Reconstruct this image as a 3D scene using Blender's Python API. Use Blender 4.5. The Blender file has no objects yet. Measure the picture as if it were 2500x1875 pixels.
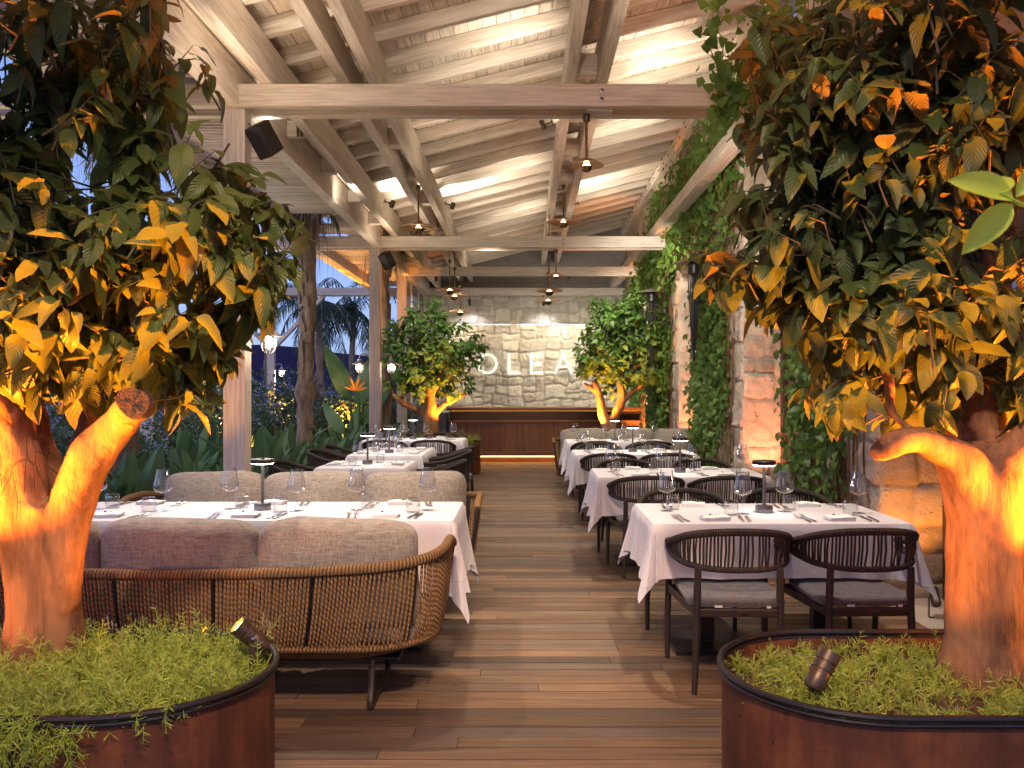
import bpy, bmesh, math, random
import numpy as np
from mathutils import Vector, Matrix
PI = math.pi
R = random.Random(7)
rng = np.random.default_rng(11)
scene = bpy.context.scene
COL = scene.collection
F = 2083.0; CX = 1281.0; CY = 953.0; H = 1.45

# ------------------------------------------------------------------ node helpers
class NT:
    def __init__(s, name):
        s.m = bpy.data.materials.new(name); s.m.use_nodes = True
        s.t = s.m.node_tree; s.t.nodes.clear()
        s.out = s.t.nodes.new('ShaderNodeOutputMaterial')
    def n(s, typ, **kw):
        nd = s.t.nodes.new(typ)
        for k, v in kw.items():
            if k.startswith('i_'):
                key = k[2:]
                key = int(key) if key.isdigit() else key.replace('_', ' ')
                nd.inputs[key].default_value = v
            else: setattr(nd, k, v)
        return nd
    def l(s, a, b): s.t.links.new(a, b)
    def math(s, op, a, b=None, clamp=False):
        nd = s.n('ShaderNodeMath', operation=op); nd.use_clamp = clamp
        for i, x in enumerate((a, b)):
            if x is None: continue
            if isinstance(x, (int, float)): nd.inputs[i].default_value = x
            else: s.l(x, nd.inputs[i])
        return nd.outputs[0]
    def mix(s, fac, a, b, blend='MIX'):
        nd = s.n('ShaderNodeMix', data_type='RGBA', blend_type=blend)
        for i, x in ((0, fac), (6, a), (7, b)):
            if isinstance(x, (int, float)): nd.inputs[i].default_value = x
            elif isinstance(x, tuple): nd.inputs[i].default_value = (*x[:3], 1)
            else: s.l(x, nd.inputs[i])
        return nd.outputs[2]
    def ramp(s, fac, stops):
        nd = s.n('ShaderNodeValToRGB'); cr = nd.color_ramp
        while len(cr.elements) > 1: cr.elements.remove(cr.elements[-1])
        for i, (p, c) in enumerate(stops):
            e = cr.elements[0] if i == 0 else cr.elements.new(p)
            e.position = p; e.color = (*c[:3], 1) if isinstance(c, tuple) else (c, c, c, 1)
        s.l(fac, nd.inputs[0]); return nd.outputs[0]
    def coord(s, kind='Object', scale=(1, 1, 1)):
        tc = s.n('ShaderNodeTexCoord'); mp = s.n('ShaderNodeMapping')
        mp.inputs['Scale'].default_value = scale
        s.l(tc.outputs[kind], mp.inputs[0]); return mp.outputs[0]
    def noise(s, vec, scale, detail=4, rough=.55, out=0):
        nd = s.n('ShaderNodeTexNoise'); nd.inputs['Scale'].default_value = scale
        nd.inputs['Detail'].default_value = detail; nd.inputs['Roughness'].default_value = rough
        s.l(vec, nd.inputs['Vector']); return nd.outputs[out]
    def attr(s, name):
        return s.n('ShaderNodeAttribute', attribute_name=name).outputs['Fac']
    def bump(s, h, strength=.3, dist=.01):
        nd = s.n('ShaderNodeBump'); nd.inputs['Strength'].default_value = strength
        nd.inputs['Distance'].default_value = dist; s.l(h, nd.inputs['Height']); return nd.outputs[0]
    def bsdf(s, color, rough=.6, metal=0, normal=None, spec=.5, link=True, **kw):
        b = s.n('ShaderNodeBsdfPrincipled')
        for key, x in (('Base Color', color), ('Roughness', rough), ('Metallic', metal)):
            if isinstance(x, tuple): b.inputs[key].default_value = (*x[:3], 1)
            elif isinstance(x, (int, float)): b.inputs[key].default_value = x
            else: s.l(x, b.inputs[key])
        b.inputs['Specular IOR Level'].default_value = spec
        for k, v in kw.items(): b.inputs[k.replace('_', ' ')].default_value = v
        if normal is not None: s.l(normal, b.inputs['Normal'])
        if link: s.l(b.outputs[0], s.out.inputs[0])
        return b.outputs[0]

MT = {}
def simple(name, col, rough=.5, metal=0, nscale=30, var=.25, bump=.1, dist=.002, spec=.5, **kw):
    t = NT(name); v = t.coord()
    n = t.noise(v, nscale, 5)
    c2 = tuple(min(1, x*(1+var)) for x in col); c1 = tuple(x*(1-var) for x in col)
    c = t.mix(n, c1, c2)
    n2 = t.noise(v, nscale*4, 3)
    t.bsdf(c, rough, metal, t.bump(n2, bump, dist), spec, **kw)
    MT[name] = t.m; return t.m

def wood(name, c_dark, c_light, rough=.6, grain=1.0, rnd=True, bstr=.25):
    t = NT(name)
    v = t.coord('UV', (1.2, 26*grain, 1))
    n = t.noise(v, 2.2, 6, .62)
    v2 = t.coord('UV', (.7, 5, 1)); n2 = t.noise(v2, 1.3, 3)
    f = t.math('ADD', t.math('MULTIPLY', n, .7), t.math('MULTIPLY', n2, .4))
    c = t.ramp(f, [(.36, c_dark), (.62, c_light)])
    if rnd:
        r = t.attr('rnd')
        k = t.math('ADD', t.math('MULTIPLY', r, .35), .82)
        comb = t.n('ShaderNodeCombineColor')
        for i in range(3): t.l(k, comb.inputs[i])
        c = t.mix(1.0, c, comb.outputs[0], 'MULTIPLY')
    t.bsdf(c, rough, 0, t.bump(n, bstr, .004), .35)
    MT[name] = t.m; return t.m

def emis(name, col, strength):
    t = NT(name); e = t.n('ShaderNodeEmission'); e.inputs[0].default_value = (*col, 1)
    e.inputs[1].default_value = strength; t.l(e.outputs[0], t.out.inputs[0])
    MT[name] = t.m; return t.m

wood('white_timber', (.44, .365, .295), (.74, .65, .55), .55, .8)
wood('board_timber', (.42, .34, .27), (.80, .70, .58), .6, .5, True, .1)
wood('dark_timber', (.070, .024, .010), (.21, .078, .028), .38, 1.0, True, .15)

def deck_mat():
    t = NT('deck_timber')
    v = t.coord('UV', (1.0, 30, 1)); n = t.noise(v, 2.0, 7, .65)
    r = t.attr('rnd'); r2 = t.attr('rnd2')
    v3 = t.coord('UV', (.5, 3.2, 1)); n3 = t.noise(v3, 2.2, 4)
    brown = t.ramp(n, [(.32, (.075, .044, .025)), (.55, (.175, .108, .064)), (.72, (.25, .165, .10))])
    grey = t.ramp(n, [(.32, (.06, .044, .035)), (.7, (.16, .12, .095))])
    c = t.mix(t.ramp(r, [(.45, 0), (.9, 1)]), brown, grey)
    k = t.math('ADD', t.math('MULTIPLY', r2, .75), .62)
    k = t.math('MULTIPLY', k, t.math('ADD', t.math('MULTIPLY', n3, .6), .7))
    comb = t.n('ShaderNodeCombineColor')
    for i in range(3): t.l(k, comb.inputs[i])
    c = t.mix(1.0, c, comb.outputs[0], 'MULTIPLY')
    kn = t.n('ShaderNodeTexVoronoi'); kn.inputs['Scale'].default_value = 2.6; t.l(t.coord('Object', (1, 2.6, 1)), kn.inputs['Vector'])
    kd = t.ramp(kn.outputs['Distance'], [(.03, 1.0), (.07, 0.0)]); c = t.mix(t.math('MULTIPLY', kd, .7), c, (.02, .012, .008))
    gr = t.noise(t.coord(), 1.1, 6, .7); c = t.mix(t.ramp(gr, [(.50, 0.0), (.75, .45)]), c, (.10, .075, .055))
    sc_ = t.noise(t.coord('Object', (1.2, 9, 1)), 5, 8, .75); c = t.mix(t.ramp(sc_, [(.66, 0.0), (.72, .35)]), c, (.26, .20, .15))
    rough = t.math('ADD', t.math('MULTIPLY', gr, .45), .22)
    t.bsdf(c, rough, 0, t.bump(n, .25, .002), .45)
    MT['deck_timber'] = t.m
deck_mat()

def stone_mat(name, c1, c2, mortar):
    t = NT(name); v = t.coord()
    n = t.noise(v, 7, 8, .65); n2 = t.noise(v, 45, 4, .7)
    r = t.attr('rnd'); mo = t.attr('mortar')
    f = t.math('ADD', t.math('MULTIPLY', n, .6), t.math('MULTIPLY', r, .4))
    c = t.ramp(f, [(.25, c1), (.75, c2)])
    vo = t.n('ShaderNodeTexVoronoi'); vo.inputs['Scale'].default_value = 26
    nv = t.n('ShaderNodeMix', data_type='VECTOR'); nv.inputs[0].default_value = .12
    t.l(v, nv.inputs[4]); t.l(t.noise(v, 9, 3, .5, 1), nv.inputs[5]); t.l(nv.outputs[1], vo.inputs['Vector'])
    pit = t.ramp(vo.outputs['Distance'], [(.10, 1.0), (.24, 0.0)])
    gate = t.ramp(t.noise(v, 5, 2), [(.50, 0.0), (.60, 1.0)])
    pit = t.math('MULTIPLY', pit, gate)
    c = t.mix(t.math('MULTIPLY', pit, .75), c, (c1[0]*.35, c1[1]*.35, c1[2]*.35))
    c = t.mix(t.math('MULTIPLY', mo, .8), c, mortar)
    h = t.math('SUBTRACT', t.math('ADD', n2, t.math('MULTIPLY', n, 1.2)), t.math('MULTIPLY', pit, 1.2))
    t.bsdf(c, .9, 0, t.bump(h, .8, .022), .2)
    MT[name] = t.m
stone_mat('stone', (.33, .25, .185), (.66, .55, .43), (.45, .38, .29))
stone_mat('pale_stone', (.44, .39, .32), (.80, .74, .62), (.44, .40, .33))

def leaf_mat(name, cg1, cg2, back, vein, trans=.3, rough=.38, veins=True, yellow=None, sheen=.5):
    t = NT(name); r = t.attr('rnd')
    c = t.ramp(r, [(0, cg1), (.85, cg2)] + ([(.93, cg2), (.97, yellow)] if yellow else []))
    v = t.coord(); n = t.noise(v, 25, 3)
    c = t.mix(t.math('MULTIPLY', n, .45), c, tuple(x*.45 for x in cg1))
    nrm = None; sheen = .32
    if veins:
        uv = t.n('ShaderNodeTexCoord'); sp = t.n('ShaderNodeSeparateXYZ'); t.l(uv.outputs['UV'], sp.inputs[0])
        a = t.math('ABSOLUTE', t.math('SUBTRACT', sp.outputs[0], .5))
        mid = t.ramp(a, [(.012, 1.0), (.035, 0.0)])
        w = t.math('SINE', t.math('MULTIPLY', t.math('SUBTRACT', sp.outputs[1], t.math('MULTIPLY', a, .55)), 62.0))
        side = t.ramp(w, [(.86, 0.0), (1.0, .8)])
        vn = t.math('MAXIMUM', mid, side)
        c = t.mix(t.math('MULTIPLY', vn, .38), c, vein)
        sp2 = t.ramp(t.noise(v, 60, 4, .7), [(.60, 0.0), (.70, .55)]); c = t.mix(sp2, c, (cg2[0]*1.6, cg2[1]*.75, cg2[2]*.6))
        nrm = t.bump(t.math('SUBTRACT', w, t.math('MULTIPLY', mid, 2.0)), .35, .004)
    g = t.n('ShaderNodeNewGeometry')
    c = t.mix(g.outputs['Backfacing'], c, t.mix(.55, c, back))
    p = t.bsdf(c, rough, 0, nrm, sheen, link=False)
    tr = t.n('ShaderNodeBsdfTranslucent')
    t.l(t.mix(.5, c, tuple(min(1, x*3.0) for x in cg2)), tr.inputs[0])
    mx = t.n('ShaderNodeMixShader'); mx.inputs[0].default_value = trans
    t.l(p, mx.inputs[1]); t.l(tr.outputs[0], mx.inputs[2]); t.l(mx.outputs[0], t.out.inputs[0])
    MT[name] = t.m
leaf_mat('citrus_leaf', (.032, .058, .014), (.095, .135, .030), (.24, .20, .09), (.022, .045, .015), .32, .42, yellow=(.30, .22, .04))
leaf_mat('dark_leaf', (.022, .040, .014), (.062, .10, .026), (.20, .17, .08), (.015, .03, .012), .30, .42, yellow=(.22, .15, .04))
leaf_mat('small_leaf', (.035, .090, .018), (.11, .21, .038), (.13, .22, .08), (.02, .05, .01), .25, .45, False)
leaf_mat('vine_leaf', (.045, .105, .018), (.15, .26, .045), (.16, .24, .07), (.02, .05, .01), .30, .5, False, yellow=(.35, .30, .05))
leaf_mat('paddle_leaf', (.035, .085, .035), (.10, .20, .075), (.09, .15, .08), (.12, .20, .09), .15, .38, True)
leaf_mat('herb_leaf', (.16, .29, .03), (.60, .68, .10), (.25, .35, .10), (.05, .1, .01), .3, .55, False, yellow=(.42, .30, .12))
leaf_mat('palm_leaf', (.02, .045, .016), (.06, .10, .03), (.08, .12, .05), (.05, .1, .01), .2, .5, False)
leaf_mat('hedge_leaf', (.035, .065, .028), (.075, .13, .05), (.08, .12, .06), (.05, .1, .01), .2, .5, False)
leaf_mat('sprig_leaf', (.42, .70, .03), (.78, .92, .10), (.8, .9, .2), (.1, .2, .04), .4, .5, False)
leaf_mat('flower_blue', (.22, .22, .55), (.38, .38, .75), (.3, .3, .6), (.2, .2, .5), .3, .6, False)
leaf_mat('flower_orange', (.75, .24, .03), (.9, .36, .04), (.8, .3, .05), (.6, .2, .02), .3, .5, False)

def bark_mat(name, c1, c2, sc=1.0):
    t = NT(name); v = t.coord('Object', (1, 1, .35))
    n = t.noise(v, 9*sc, 8, .6); n2 = t.noise(t.coord('Object', (1, 1, .12)), 60*sc, 5, .7)
    n3 = t.noise(v, 160*sc, 3, .7)
    c = t.ramp(t.math('ADD', t.math('MULTIPLY', n, .75), t.math('MULTIPLY', n2, .3)), [(.38, c1), (.62, c2)])
    cr_ = t.n('ShaderNodeTexVoronoi', feature='DISTANCE_TO_EDGE'); cr_.inputs['Scale'].default_value = 26*sc; t.l(t.coord('Object', (1, 1, .22)), cr_.inputs['Vector'])
    crk = t.math('MULTIPLY', t.ramp(cr_.outputs['Distance'], [(.0, 1.0), (.05, 0.0)]), t.ramp(t.noise(v, 4, 3), [(.48, 0.0), (.6, 1.0)]))
    c = t.mix(t.math('MULTIPLY', crk, .5), c, tuple(x*.4 for x in c1))
    h = t.math('SUBTRACT', t.math('ADD', t.math('ADD', t.math('MULTIPLY', n, .6), t.math('MULTIPLY', n2, .4)), t.math('MULTIPLY', n3, .3)), t.math('MULTIPLY', crk, .5))
    t.bsdf(c, .75, 0, t.bump(h, .7, .010), .3)
    MT[name] = t.m
bark_mat('bark', (.085, .036, .016), (.31, .150, .066))
bark_mat('palm_bark', (.07, .045, .03), (.34, .25, .18), .6)

def corten():
    t = NT('corten'); v = t.coord(); n = t.noise(v, 3.2, 9, .68); n2 = t.noise(v, 60, 5, .7)
    vs = t.coord('Object', (5, 5, .5)); n4 = t.noise(vs, 3, 4)
    f = t.math('ADD', t.math('MULTIPLY', n, .7), t.math('MULTIPLY', n4, .35))
    c = t.ramp(f, [(.34, (.045, .018, .011)), (.5, (.12, .040, .018)), (.62, (.22, .075, .028)), (.74, (.36, .16, .07))])
    sp = t.n('ShaderNodeTexVoronoi'); sp.inputs['Scale'].default_value = 14; t.l(v, sp.inputs['Vector'])
    dots = t.ramp(sp.outputs['Distance'], [(.07, 1.0), (.10, 0.0)])
    dots = t.math('MULTIPLY', dots, t.ramp(t.noise(v, 2.3, 2), [(.55, 0.0), (.6, 1.0)]))
    c = t.mix(t.math('MULTIPLY', dots, .8), c, (.012, .007, .006))
    t.bsdf(c, .62, .2, t.bump(n2, .35, .003), .4)
    MT['corten'] = t.m
corten()

def rope_mat(name, c1, c2, freq=55.0):
    t = NT(name); uv = t.n('ShaderNodeTexCoord'); sp = t.n('ShaderNodeSeparateXYZ'); t.l(uv.outputs['UV'], sp.inputs[0])
    w = t.math('SINE', t.math('ADD', t.math('MULTIPLY', sp.outputs[1], freq*2*PI), t.math('MULTIPLY', sp.outputs[0], 2*PI)))
    f = t.math('ADD', t.math('MULTIPLY', w, .5), .5)
    n = t.noise(t.coord(), 90, 3)
    c = t.ramp(t.math('ADD', t.math('MULTIPLY', f, .8), t.math('MULTIPLY', n, .3)), [(.08, c1), (.7, c2)])
    t.bsdf(c, .8, 0, t.bump(f, .7, .003), .2)
    MT[name] = t.m
rope_mat('rope_brown', (.12, .062, .024), (.34, .20, .085), 42)
rope_mat('rope_wrap_brown', (.05, .025, .009), (.27, .155, .065), 62)
rope_mat('rope_dark', (.010, .008, .007), (.055, .043, .035), 90)

def fabric(name, c1, c2, sc=1.0):
    t = NT(name); v = t.coord()
    a = t.noise(t.coord('Object', (1, 1, .15)), 260*sc, 3, .7); b = t.noise(t.coord('Object', (.12, .12, 1)), 260*sc, 3, .7)
    n = t.noise(v, 4, 3)
    f = t.math('MULTIPLY', t.math('ADD', a, b), .5)
    c = t.ramp(f, [(.36, c1), (.64, c2)])
    c = t.mix(t.math('MULTIPLY', n, .3), c, tuple(x*.6 for x in c1))
    wr = t.noise(t.coord('Object', (1, 1, 2.5)), 6, 4)
    bm = t.math('ADD', f, t.math('MULTIPLY', wr, 2.0))
    t.bsdf(c, .92, 0, t.bump(bm, .6, .006), .15, Sheen_Weight=.25)
    MT[name] = t.m
fabric('sofa_fabric', (.20, .17, .13), (.50, .44, .355), .55)
fabric('seat_fabric', (.045, .042, .042), (.16, .15, .15), .8)

def cloth():
    t = NT('white_cloth'); v = t.coord(); n = t.noise(v, 3.5, 4); w = t.noise(v, 500, 2)
    c = t.mix(n, (.74, .71, .72), (.64, .61, .62))
    sp = t.n('ShaderNodeSeparateXYZ'); t.l(v, sp.inputs[0])
    cs = None
    for i, per in ((0, .46), (1, .42), (2, .38)):
        q_ = t.math('ABSOLUTE', t.math('SUBTRACT', t.math('FRACT', t.math('DIVIDE', t.math('ADD', sp.outputs[i], 3.17), per)), .5))
        q_ = t.ramp(q_, [(.0, 1.0), (.016, 0.0)]); cs = q_ if cs is None else t.math('ADD', cs, q_)
    wr = t.noise(v, 9, 5, .6)
    t.bsdf(c, .85, 0, t.bump(t.math('ADD', t.math('ADD', w, t.math('MULTIPLY', cs, 1.6)), t.math('MULTIPLY', wr, 3.5)), .35, .004), .2, Sheen_Weight=.2)
    MT['white_cloth'] = t.m
cloth()
simple('twig', (.05, .045, .025), .8, 0, 40, .4)
simple('napkin_cloth', (.86, .84, .80), .9, nscale=200, var=.08)
simple('napkin_ink', (.05, .05, .055), .8)
simple('black_metal', (.022, .018, .017), .38, .3, 40, .3)
simple('chair_metal', (.045, .033, .028), .42, .35, 60, .25)
simple('bronze_metal', (.13, .095, .06), .38, .85, 50, .3)
simple('steel', (.62, .62, .63), .18, 1.0, 80, .1, .03)
simple('steel_grey', (.20, .19, .19), .32, .9, 60, .15, .05)
simple('copper', (.55, .36, .25), .42, 1.0, 20, .3, .1)
simple('brass', (.22, .13, .055), .3, 1.0, 30, .3)
simple('spot_body', (.11, .075, .05), .42, .7, 60, .2)
simple('tag_white', (.6, .57, .54), .6)
simple('galvanised', (.45, .42, .38), .4, .8, 40, .2)
simple('black_plastic', (.018, .018, .020), .5, 0, 80, .3)
simple('soil', (.10, .060, .035), .95, 0, 30, .6, .9, .02)
simple('garden_soil', (.018, .016, .012), .98, 0, 4, .5, .8, .03)
simple('pale_paving', (.42, .37, .32), .8, 0, 8, .2, .3, .004)
simple('grey_siding', (.23, .205, .19), .6, 0, 6, .2)
simple('dark_frame', (.045, .024, .018), .45, 0, 30, .3)
simple('cabinet_blue', (.30, .34, .42), .5, 0, 10, .1)
simple('cabinet_grey', (.075, .078, .095), .5, 0, 10, .15)
simple('cut_wood', (.05, .030, .020), .9, 0, 40, .5, .8, .01)
simple('hill', (.03, .022, .06), 1, 0, .05, .3)
simple('bar_bronze', (.075, .035, .014), .33, .6, 12, .3, .05)
simple('lantern_metal', (.36, .33, .30), .4, .7, 60, .2)
simple('letter_face', (.30, .28, .22), .5, .3, 40, .1)
emis('lamp_white', (1.0, .93, .84), 26)
emis('lamp_soft', (1.0, .88, .72), 9)
emis('pendant_glow', (1.0, .62, .30), 14)
emis('lantern_glow', (1.0, .86, .70), 55)
emis('amber_glow', (1.0, .50, .10), 45)
emis('letter_halo', (1.0, .94, .74), 4)
emis('led_white', (1.0, .92, .86), 10)
emis('led_amber', (1.0, .40, .06), 16)

def glassm(name, tint, base=.03, edge=.75):
    t = NT(name); lw = t.n('ShaderNodeLayerWeight'); lw.inputs[0].default_value = .35
    f = t.math('ADD', t.math('MULTIPLY', t.math('POWER', lw.outputs['Facing'], 2.2), edge), base, True)
    tr = t.n('ShaderNodeBsdfTransparent'); tr.inputs[0].default_value = (*tint, 1)
    g = t.n('ShaderNodeBsdfGlossy'); g.inputs['Roughness'].default_value = .03; g.inputs[0].default_value = (1, .98, .96, 1)
    mx = t.n('ShaderNodeMixShader'); t.l(f, mx.inputs[0]); t.l(tr.outputs[0], mx.inputs[1]); t.l(g.outputs[0], mx.inputs[2])
    t.l(mx.outputs[0], t.out.inputs[0]); MT[name] = t.m
glassm('glass', (.96, .96, .96), .045, .95)
glassm('window_glass', (.55, .55, .58), .12, .5)

# ------------------------------------------------------------------ mesh helpers
class MB:
    """collects shapes; build() links them as one mesh object"""
    def __init__(s): s.v = []; s.f = []; s.uv = []; s.r = []
    def quad_uv(s, n): return [(0, 0), (1, 0), (1, 1), (0, 1)][:n]
    def add(s, verts, faces, uvs=None, rnd=None):
        b = len(s.v); s.v += [tuple(p) for p in verts]
        for i, f in enumerate(faces):
            s.f.append([b+k for k in f])
            s.uv.append(uvs[i] if uvs else [(0, 0)]*len(f))
            s.r.append(rnd if rnd is not None else .5)
    def box(s, c, size, rot=None, long=None, rnd=None, taper=1.0):
        x, y, z = [k/2 for k in size]
        P = []
        for sz in (-1, 1):
            k = taper if sz > 0 else 1
            for sx, sy in ((-1, -1), (1, -1), (1, 1), (-1, 1)): P.append(Vector((sx*x*k, sy*y*k, sz*z)))
        faces = [(0, 3, 2, 1), (4, 5, 6, 7), (0, 1, 5, 4), (1, 2, 6, 5), (2, 3, 7, 6), (3, 0, 4, 7)]
        if long is None: long = max(range(3), key=lambda i: size[i])
        rnd = R.random() if rnd is None else rnd
        ou, ov = rnd*37.1, rnd*91.7
        uvs = []
        o = [i for i in range(3) if i != long]
        for f in faces:
            q = [P[i] for i in f]
            ext = [max(p[i] for p in q)-min(p[i] for p in q) for i in range(3)]
            if ext[long] < 1e-6: a, b = o
            else: a = long; b = max(o, key=lambda i: ext[i])
            uvs.append([(p[a]+ou, p[b]+ov+.37*(f[0])) for p in q])
        if rot is not None: P = [rot @ p for p in P]
        c = Vector(c); s.add([p+c for p in P], faces, uvs, rnd); return s
    def box2(s, lo, hi, **kw):
        return s.box([(a+b)/2 for a, b in zip(lo, hi)], [b-a for a, b in zip(lo, hi)], **kw)
    def bar(s, a, b, w, h, up=(0, 0, 1), rnd=None):
        a, b = Vector(a), Vector(b); d = b-a; L = d.length; d.normalize()
        upv = Vector(up); sx = d.cross(upv)
        if sx.length < 1e-4: sx = d.cross(Vector((1, 0, 0)))
        sx.normalize(); sz = sx.cross(d)
        rot = Matrix((sx, d, sz)).transposed()
        return s.box((a+b)/2, (w, L, h), rot, 1, rnd)
    def tube(s, pts, rad, n=8, caps=True, rnd=None, closed=False, vstart=0.0):
        pts = [Vector(p) for p in pts]; m = len(pts)
        if not hasattr(rad, '__len__'): rad = [rad]*m
        T = []
        for i in range(m):
            a = pts[i-1] if (i > 0 or closed) else pts[i]; b = pts[(i+1) % m] if (i < m-1 or closed) else pts[i]
            t = (b-a); T.append(t.normalized() if t.length > 1e-9 else Vector((0, 0, 1)))
        ref = Vector((0, 0, 1)) if abs(T[0].z) < .9 else Vector((1, 0, 0))
        nrm = (ref - T[0]*ref.dot(T[0])).normalized()
        V = []; vv = vstart; vs = []
        for i in range(m):
            if i: 
                nrm = nrm - T[i]*nrm.dot(T[i])
                nrm = nrm.normalized() if nrm.length > 1e-6 else Vector((1, 0, 0))
                vv += (pts[i]-pts[i-1]).length
            vs.append(vv); bn = T[i].cross(nrm)
            for k in range(n):
                a = 2*PI*k/n; V.append(pts[i] + (nrm*math.cos(a) + bn*math.sin(a))*rad[i])
        Fs = []; U = []
        rr = m if closed else m-1
        for i in range(rr):
            j = (i+1) % m; v0 = vs[i]; v1 = vs[j] if j else vs[i]+(pts[0]-pts[i]).length
            for k in range(n):
                k2 = (k+1) % n
                Fs.append((i*n+k, i*n+k2, j*n+k2, j*n+k)); U.append([(k/n, v0), ((k+1)/n, v0), ((k+1)/n, v1), (k/n, v1)])
        if caps and not closed:
            Fs.append(tuple(reversed(range(n)))); U.append([(.5, vs[0])]*n)
            Fs.append(tuple((m-1)*n+k for k in range(n))); U.append([(.5, vs[-1])]*n)
        s.add(V, Fs, U, R.random() if rnd is None else rnd); return s
    def lathe(s, prof, n=24, c=(0, 0, 0), rot=None, rnd=None):
        V = []; c = Vector(c)
        for r, z in prof:
            for k in range(n):
                a = 2*PI*k/n; p = Vector((r*math.cos(a), r*math.sin(a), z))
                V.append((rot @ p if rot is not None else p)+c)
        Fs = []; U = []
        for i in range(len(prof)-1):
            for k in range(n):
                k2 = (k+1) % n; Fs.append((i*n+k, i*n+k2, (i+1)*n+k2, (i+1)*n+k))
                U.append([(k/n, prof[i][1]), ((k+1)/n, prof[i][1]), ((k+1)/n, prof[i+1][1]), (k/n, prof[i+1][1])])
        if prof[0][0] > 1e-5: Fs.append(tuple(reversed(range(n)))); U.append([(0, 0)]*n)
        if prof[-1][0] > 1e-5: Fs.append(tuple((len(prof)-1)*n+k for k in range(n))); U.append([(0, 0)]*n)
        s.add(V, Fs, U, rnd); return s
    def build(s, name, mat, parent=None, smooth=False, bevel=0, loc=None, rotz=0, segs=1):
        me = bpy.data.meshes.new(name); me.from_pydata(s.v, [], s.f)
        uvl = me.uv_layers.new(name='UVMap')
        flat = [c for f in s.uv for p in f for c in p]
        uvl.data.foreach_set('uv', flat)
        at = me.attributes.new('rnd', 'FLOAT', 'FACE'); at.data.foreach_set('value', s.r)
        if smooth:
            me.polygons.foreach_set('use_smooth', [True]*len(me.polygons))
        me.materials.append(MT[mat]); me.update()
        if smooth:
            try: me.set_sharp_from_angle(angle=math.radians(40))
            except Exception: pass
        o = bpy.data.objects.new(name, me); COL.objects.link(o)
        if parent is not None: o.parent = parent
        if loc is not None: o.location = loc
        if rotz: o.rotation_euler.z = rotz
        if bevel:
            b = o.modifiers.new('bevel', 'BEVEL'); b.width = bevel; b.segments = segs; b.limit_method = 'ANGLE'
        return o

def arr_mesh(name, V, Q, mat, parent=None, uv=None, rnd=None, smooth=True, extra=None, point_rnd=False):
    """V (n,3), Q (m,4) numpy; uv per vertex"""
    me = bpy.data.meshes.new(name); k = Q.shape[1]
    me.vertices.add(len(V)); me.vertices.foreach_set('co', V.astype(np.float32).ravel())
    me.loops.add(Q.size); me.loops.foreach_set('vertex_index', Q.astype(np.int32).ravel())
    me.polygons.add(len(Q)); me.polygons.foreach_set('loop_start', np.arange(0, Q.size, k, dtype=np.int32))
    me.polygons.foreach_set('loop_total', np.full(len(Q), k, dtype=np.int32))
    me.update(calc_edges=True)
    if uv is not None:
        l = me.uv_layers.new(name='UVMap'); l.data.foreach_set('uv', uv[Q.ravel()].astype(np.float32).ravel())
    if rnd is not None:
        a = me.attributes.new('rnd', 'FLOAT', 'POINT' if point_rnd else 'FACE'); a.data.foreach_set('value', rnd.astype(np.float32))
    if extra:
        for nm, arr in extra.items():
            a = me.attributes.new(nm, 'FLOAT', 'POINT'); a.data.foreach_set('value', arr.astype(np.float32))
    if smooth: me.polygons.foreach_set('use_smooth', np.ones(len(Q), dtype=bool))
    me.materials.append(MT[mat]); me.validate()
    o = bpy.data.objects.new(name, me); COL.objects.link(o)
    if parent is not None: o.parent = parent
    return o

def tag(o, label=None, cat=None, group=None, kind=None):
    if label: o['label'] = label
    if cat: o['category'] = cat
    if group: o['group'] = group
    if kind: o['kind'] = kind
    return o
def thing(name, label, cat, loc=(0, 0, 0), rotz=0, group=None):
    o = bpy.data.objects.new(name, None); COL.objects.link(o); o.location = loc; o.rotation_euler.z = rotz
    o.empty_display_size = .05
    return tag(o, label, cat, group)
def copy_tree(o, loc, rotz=0, label=None, group=None, parent=None, scale=None):
    c = o.copy(); COL.objects.link(c)
    if parent is None:
        c.location = loc; c.rotation_euler.z = rotz
        if scale: c.scale = (scale,)*3
        if label: c['label'] = label
        if group: c['group'] = group
    else: c.parent = parent
    for ch in list(o.children): copy_tree(ch, None, parent=c)
    return c
class Proto:
    """first use moves the prototype itself, later uses copy it"""
    def __init__(s, root): s.root = root; s.used = False
    def put(s, loc, rotz=0, label=None, group=None, scale=None):
        if not s.used:
            s.used = True; o = s.root; o.location = loc; o.rotation_euler.z = rotz
            if scale: o.scale = (scale,)*3
            if label: o['label'] = label
            if group: o['group'] = group
            return o
        return copy_tree(s.root, loc, rotz, label, group, None, scale or 1.0)

def vnoise(x, y, scale, seed):
    r = np.random.default_rng(seed); G = r.random((256, 256))
    x = x*scale; y = y*scale; xi = np.floor(x).astype(int); yi = np.floor(y).astype(int)
    fx = x-xi; fy = y-yi; fx = fx*fx*(3-2*fx); fy = fy*fy*(3-2*fy)
    a = G[xi % 256, yi % 256]; b = G[(xi+1) % 256, yi % 256]; c = G[xi % 256, (yi+1) % 256]; d = G[(xi+1) % 256, (yi+1) % 256]
    return (a*(1-fx)+b*fx)*(1-fy)+(c*(1-fx)+d*fx)*fy

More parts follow.
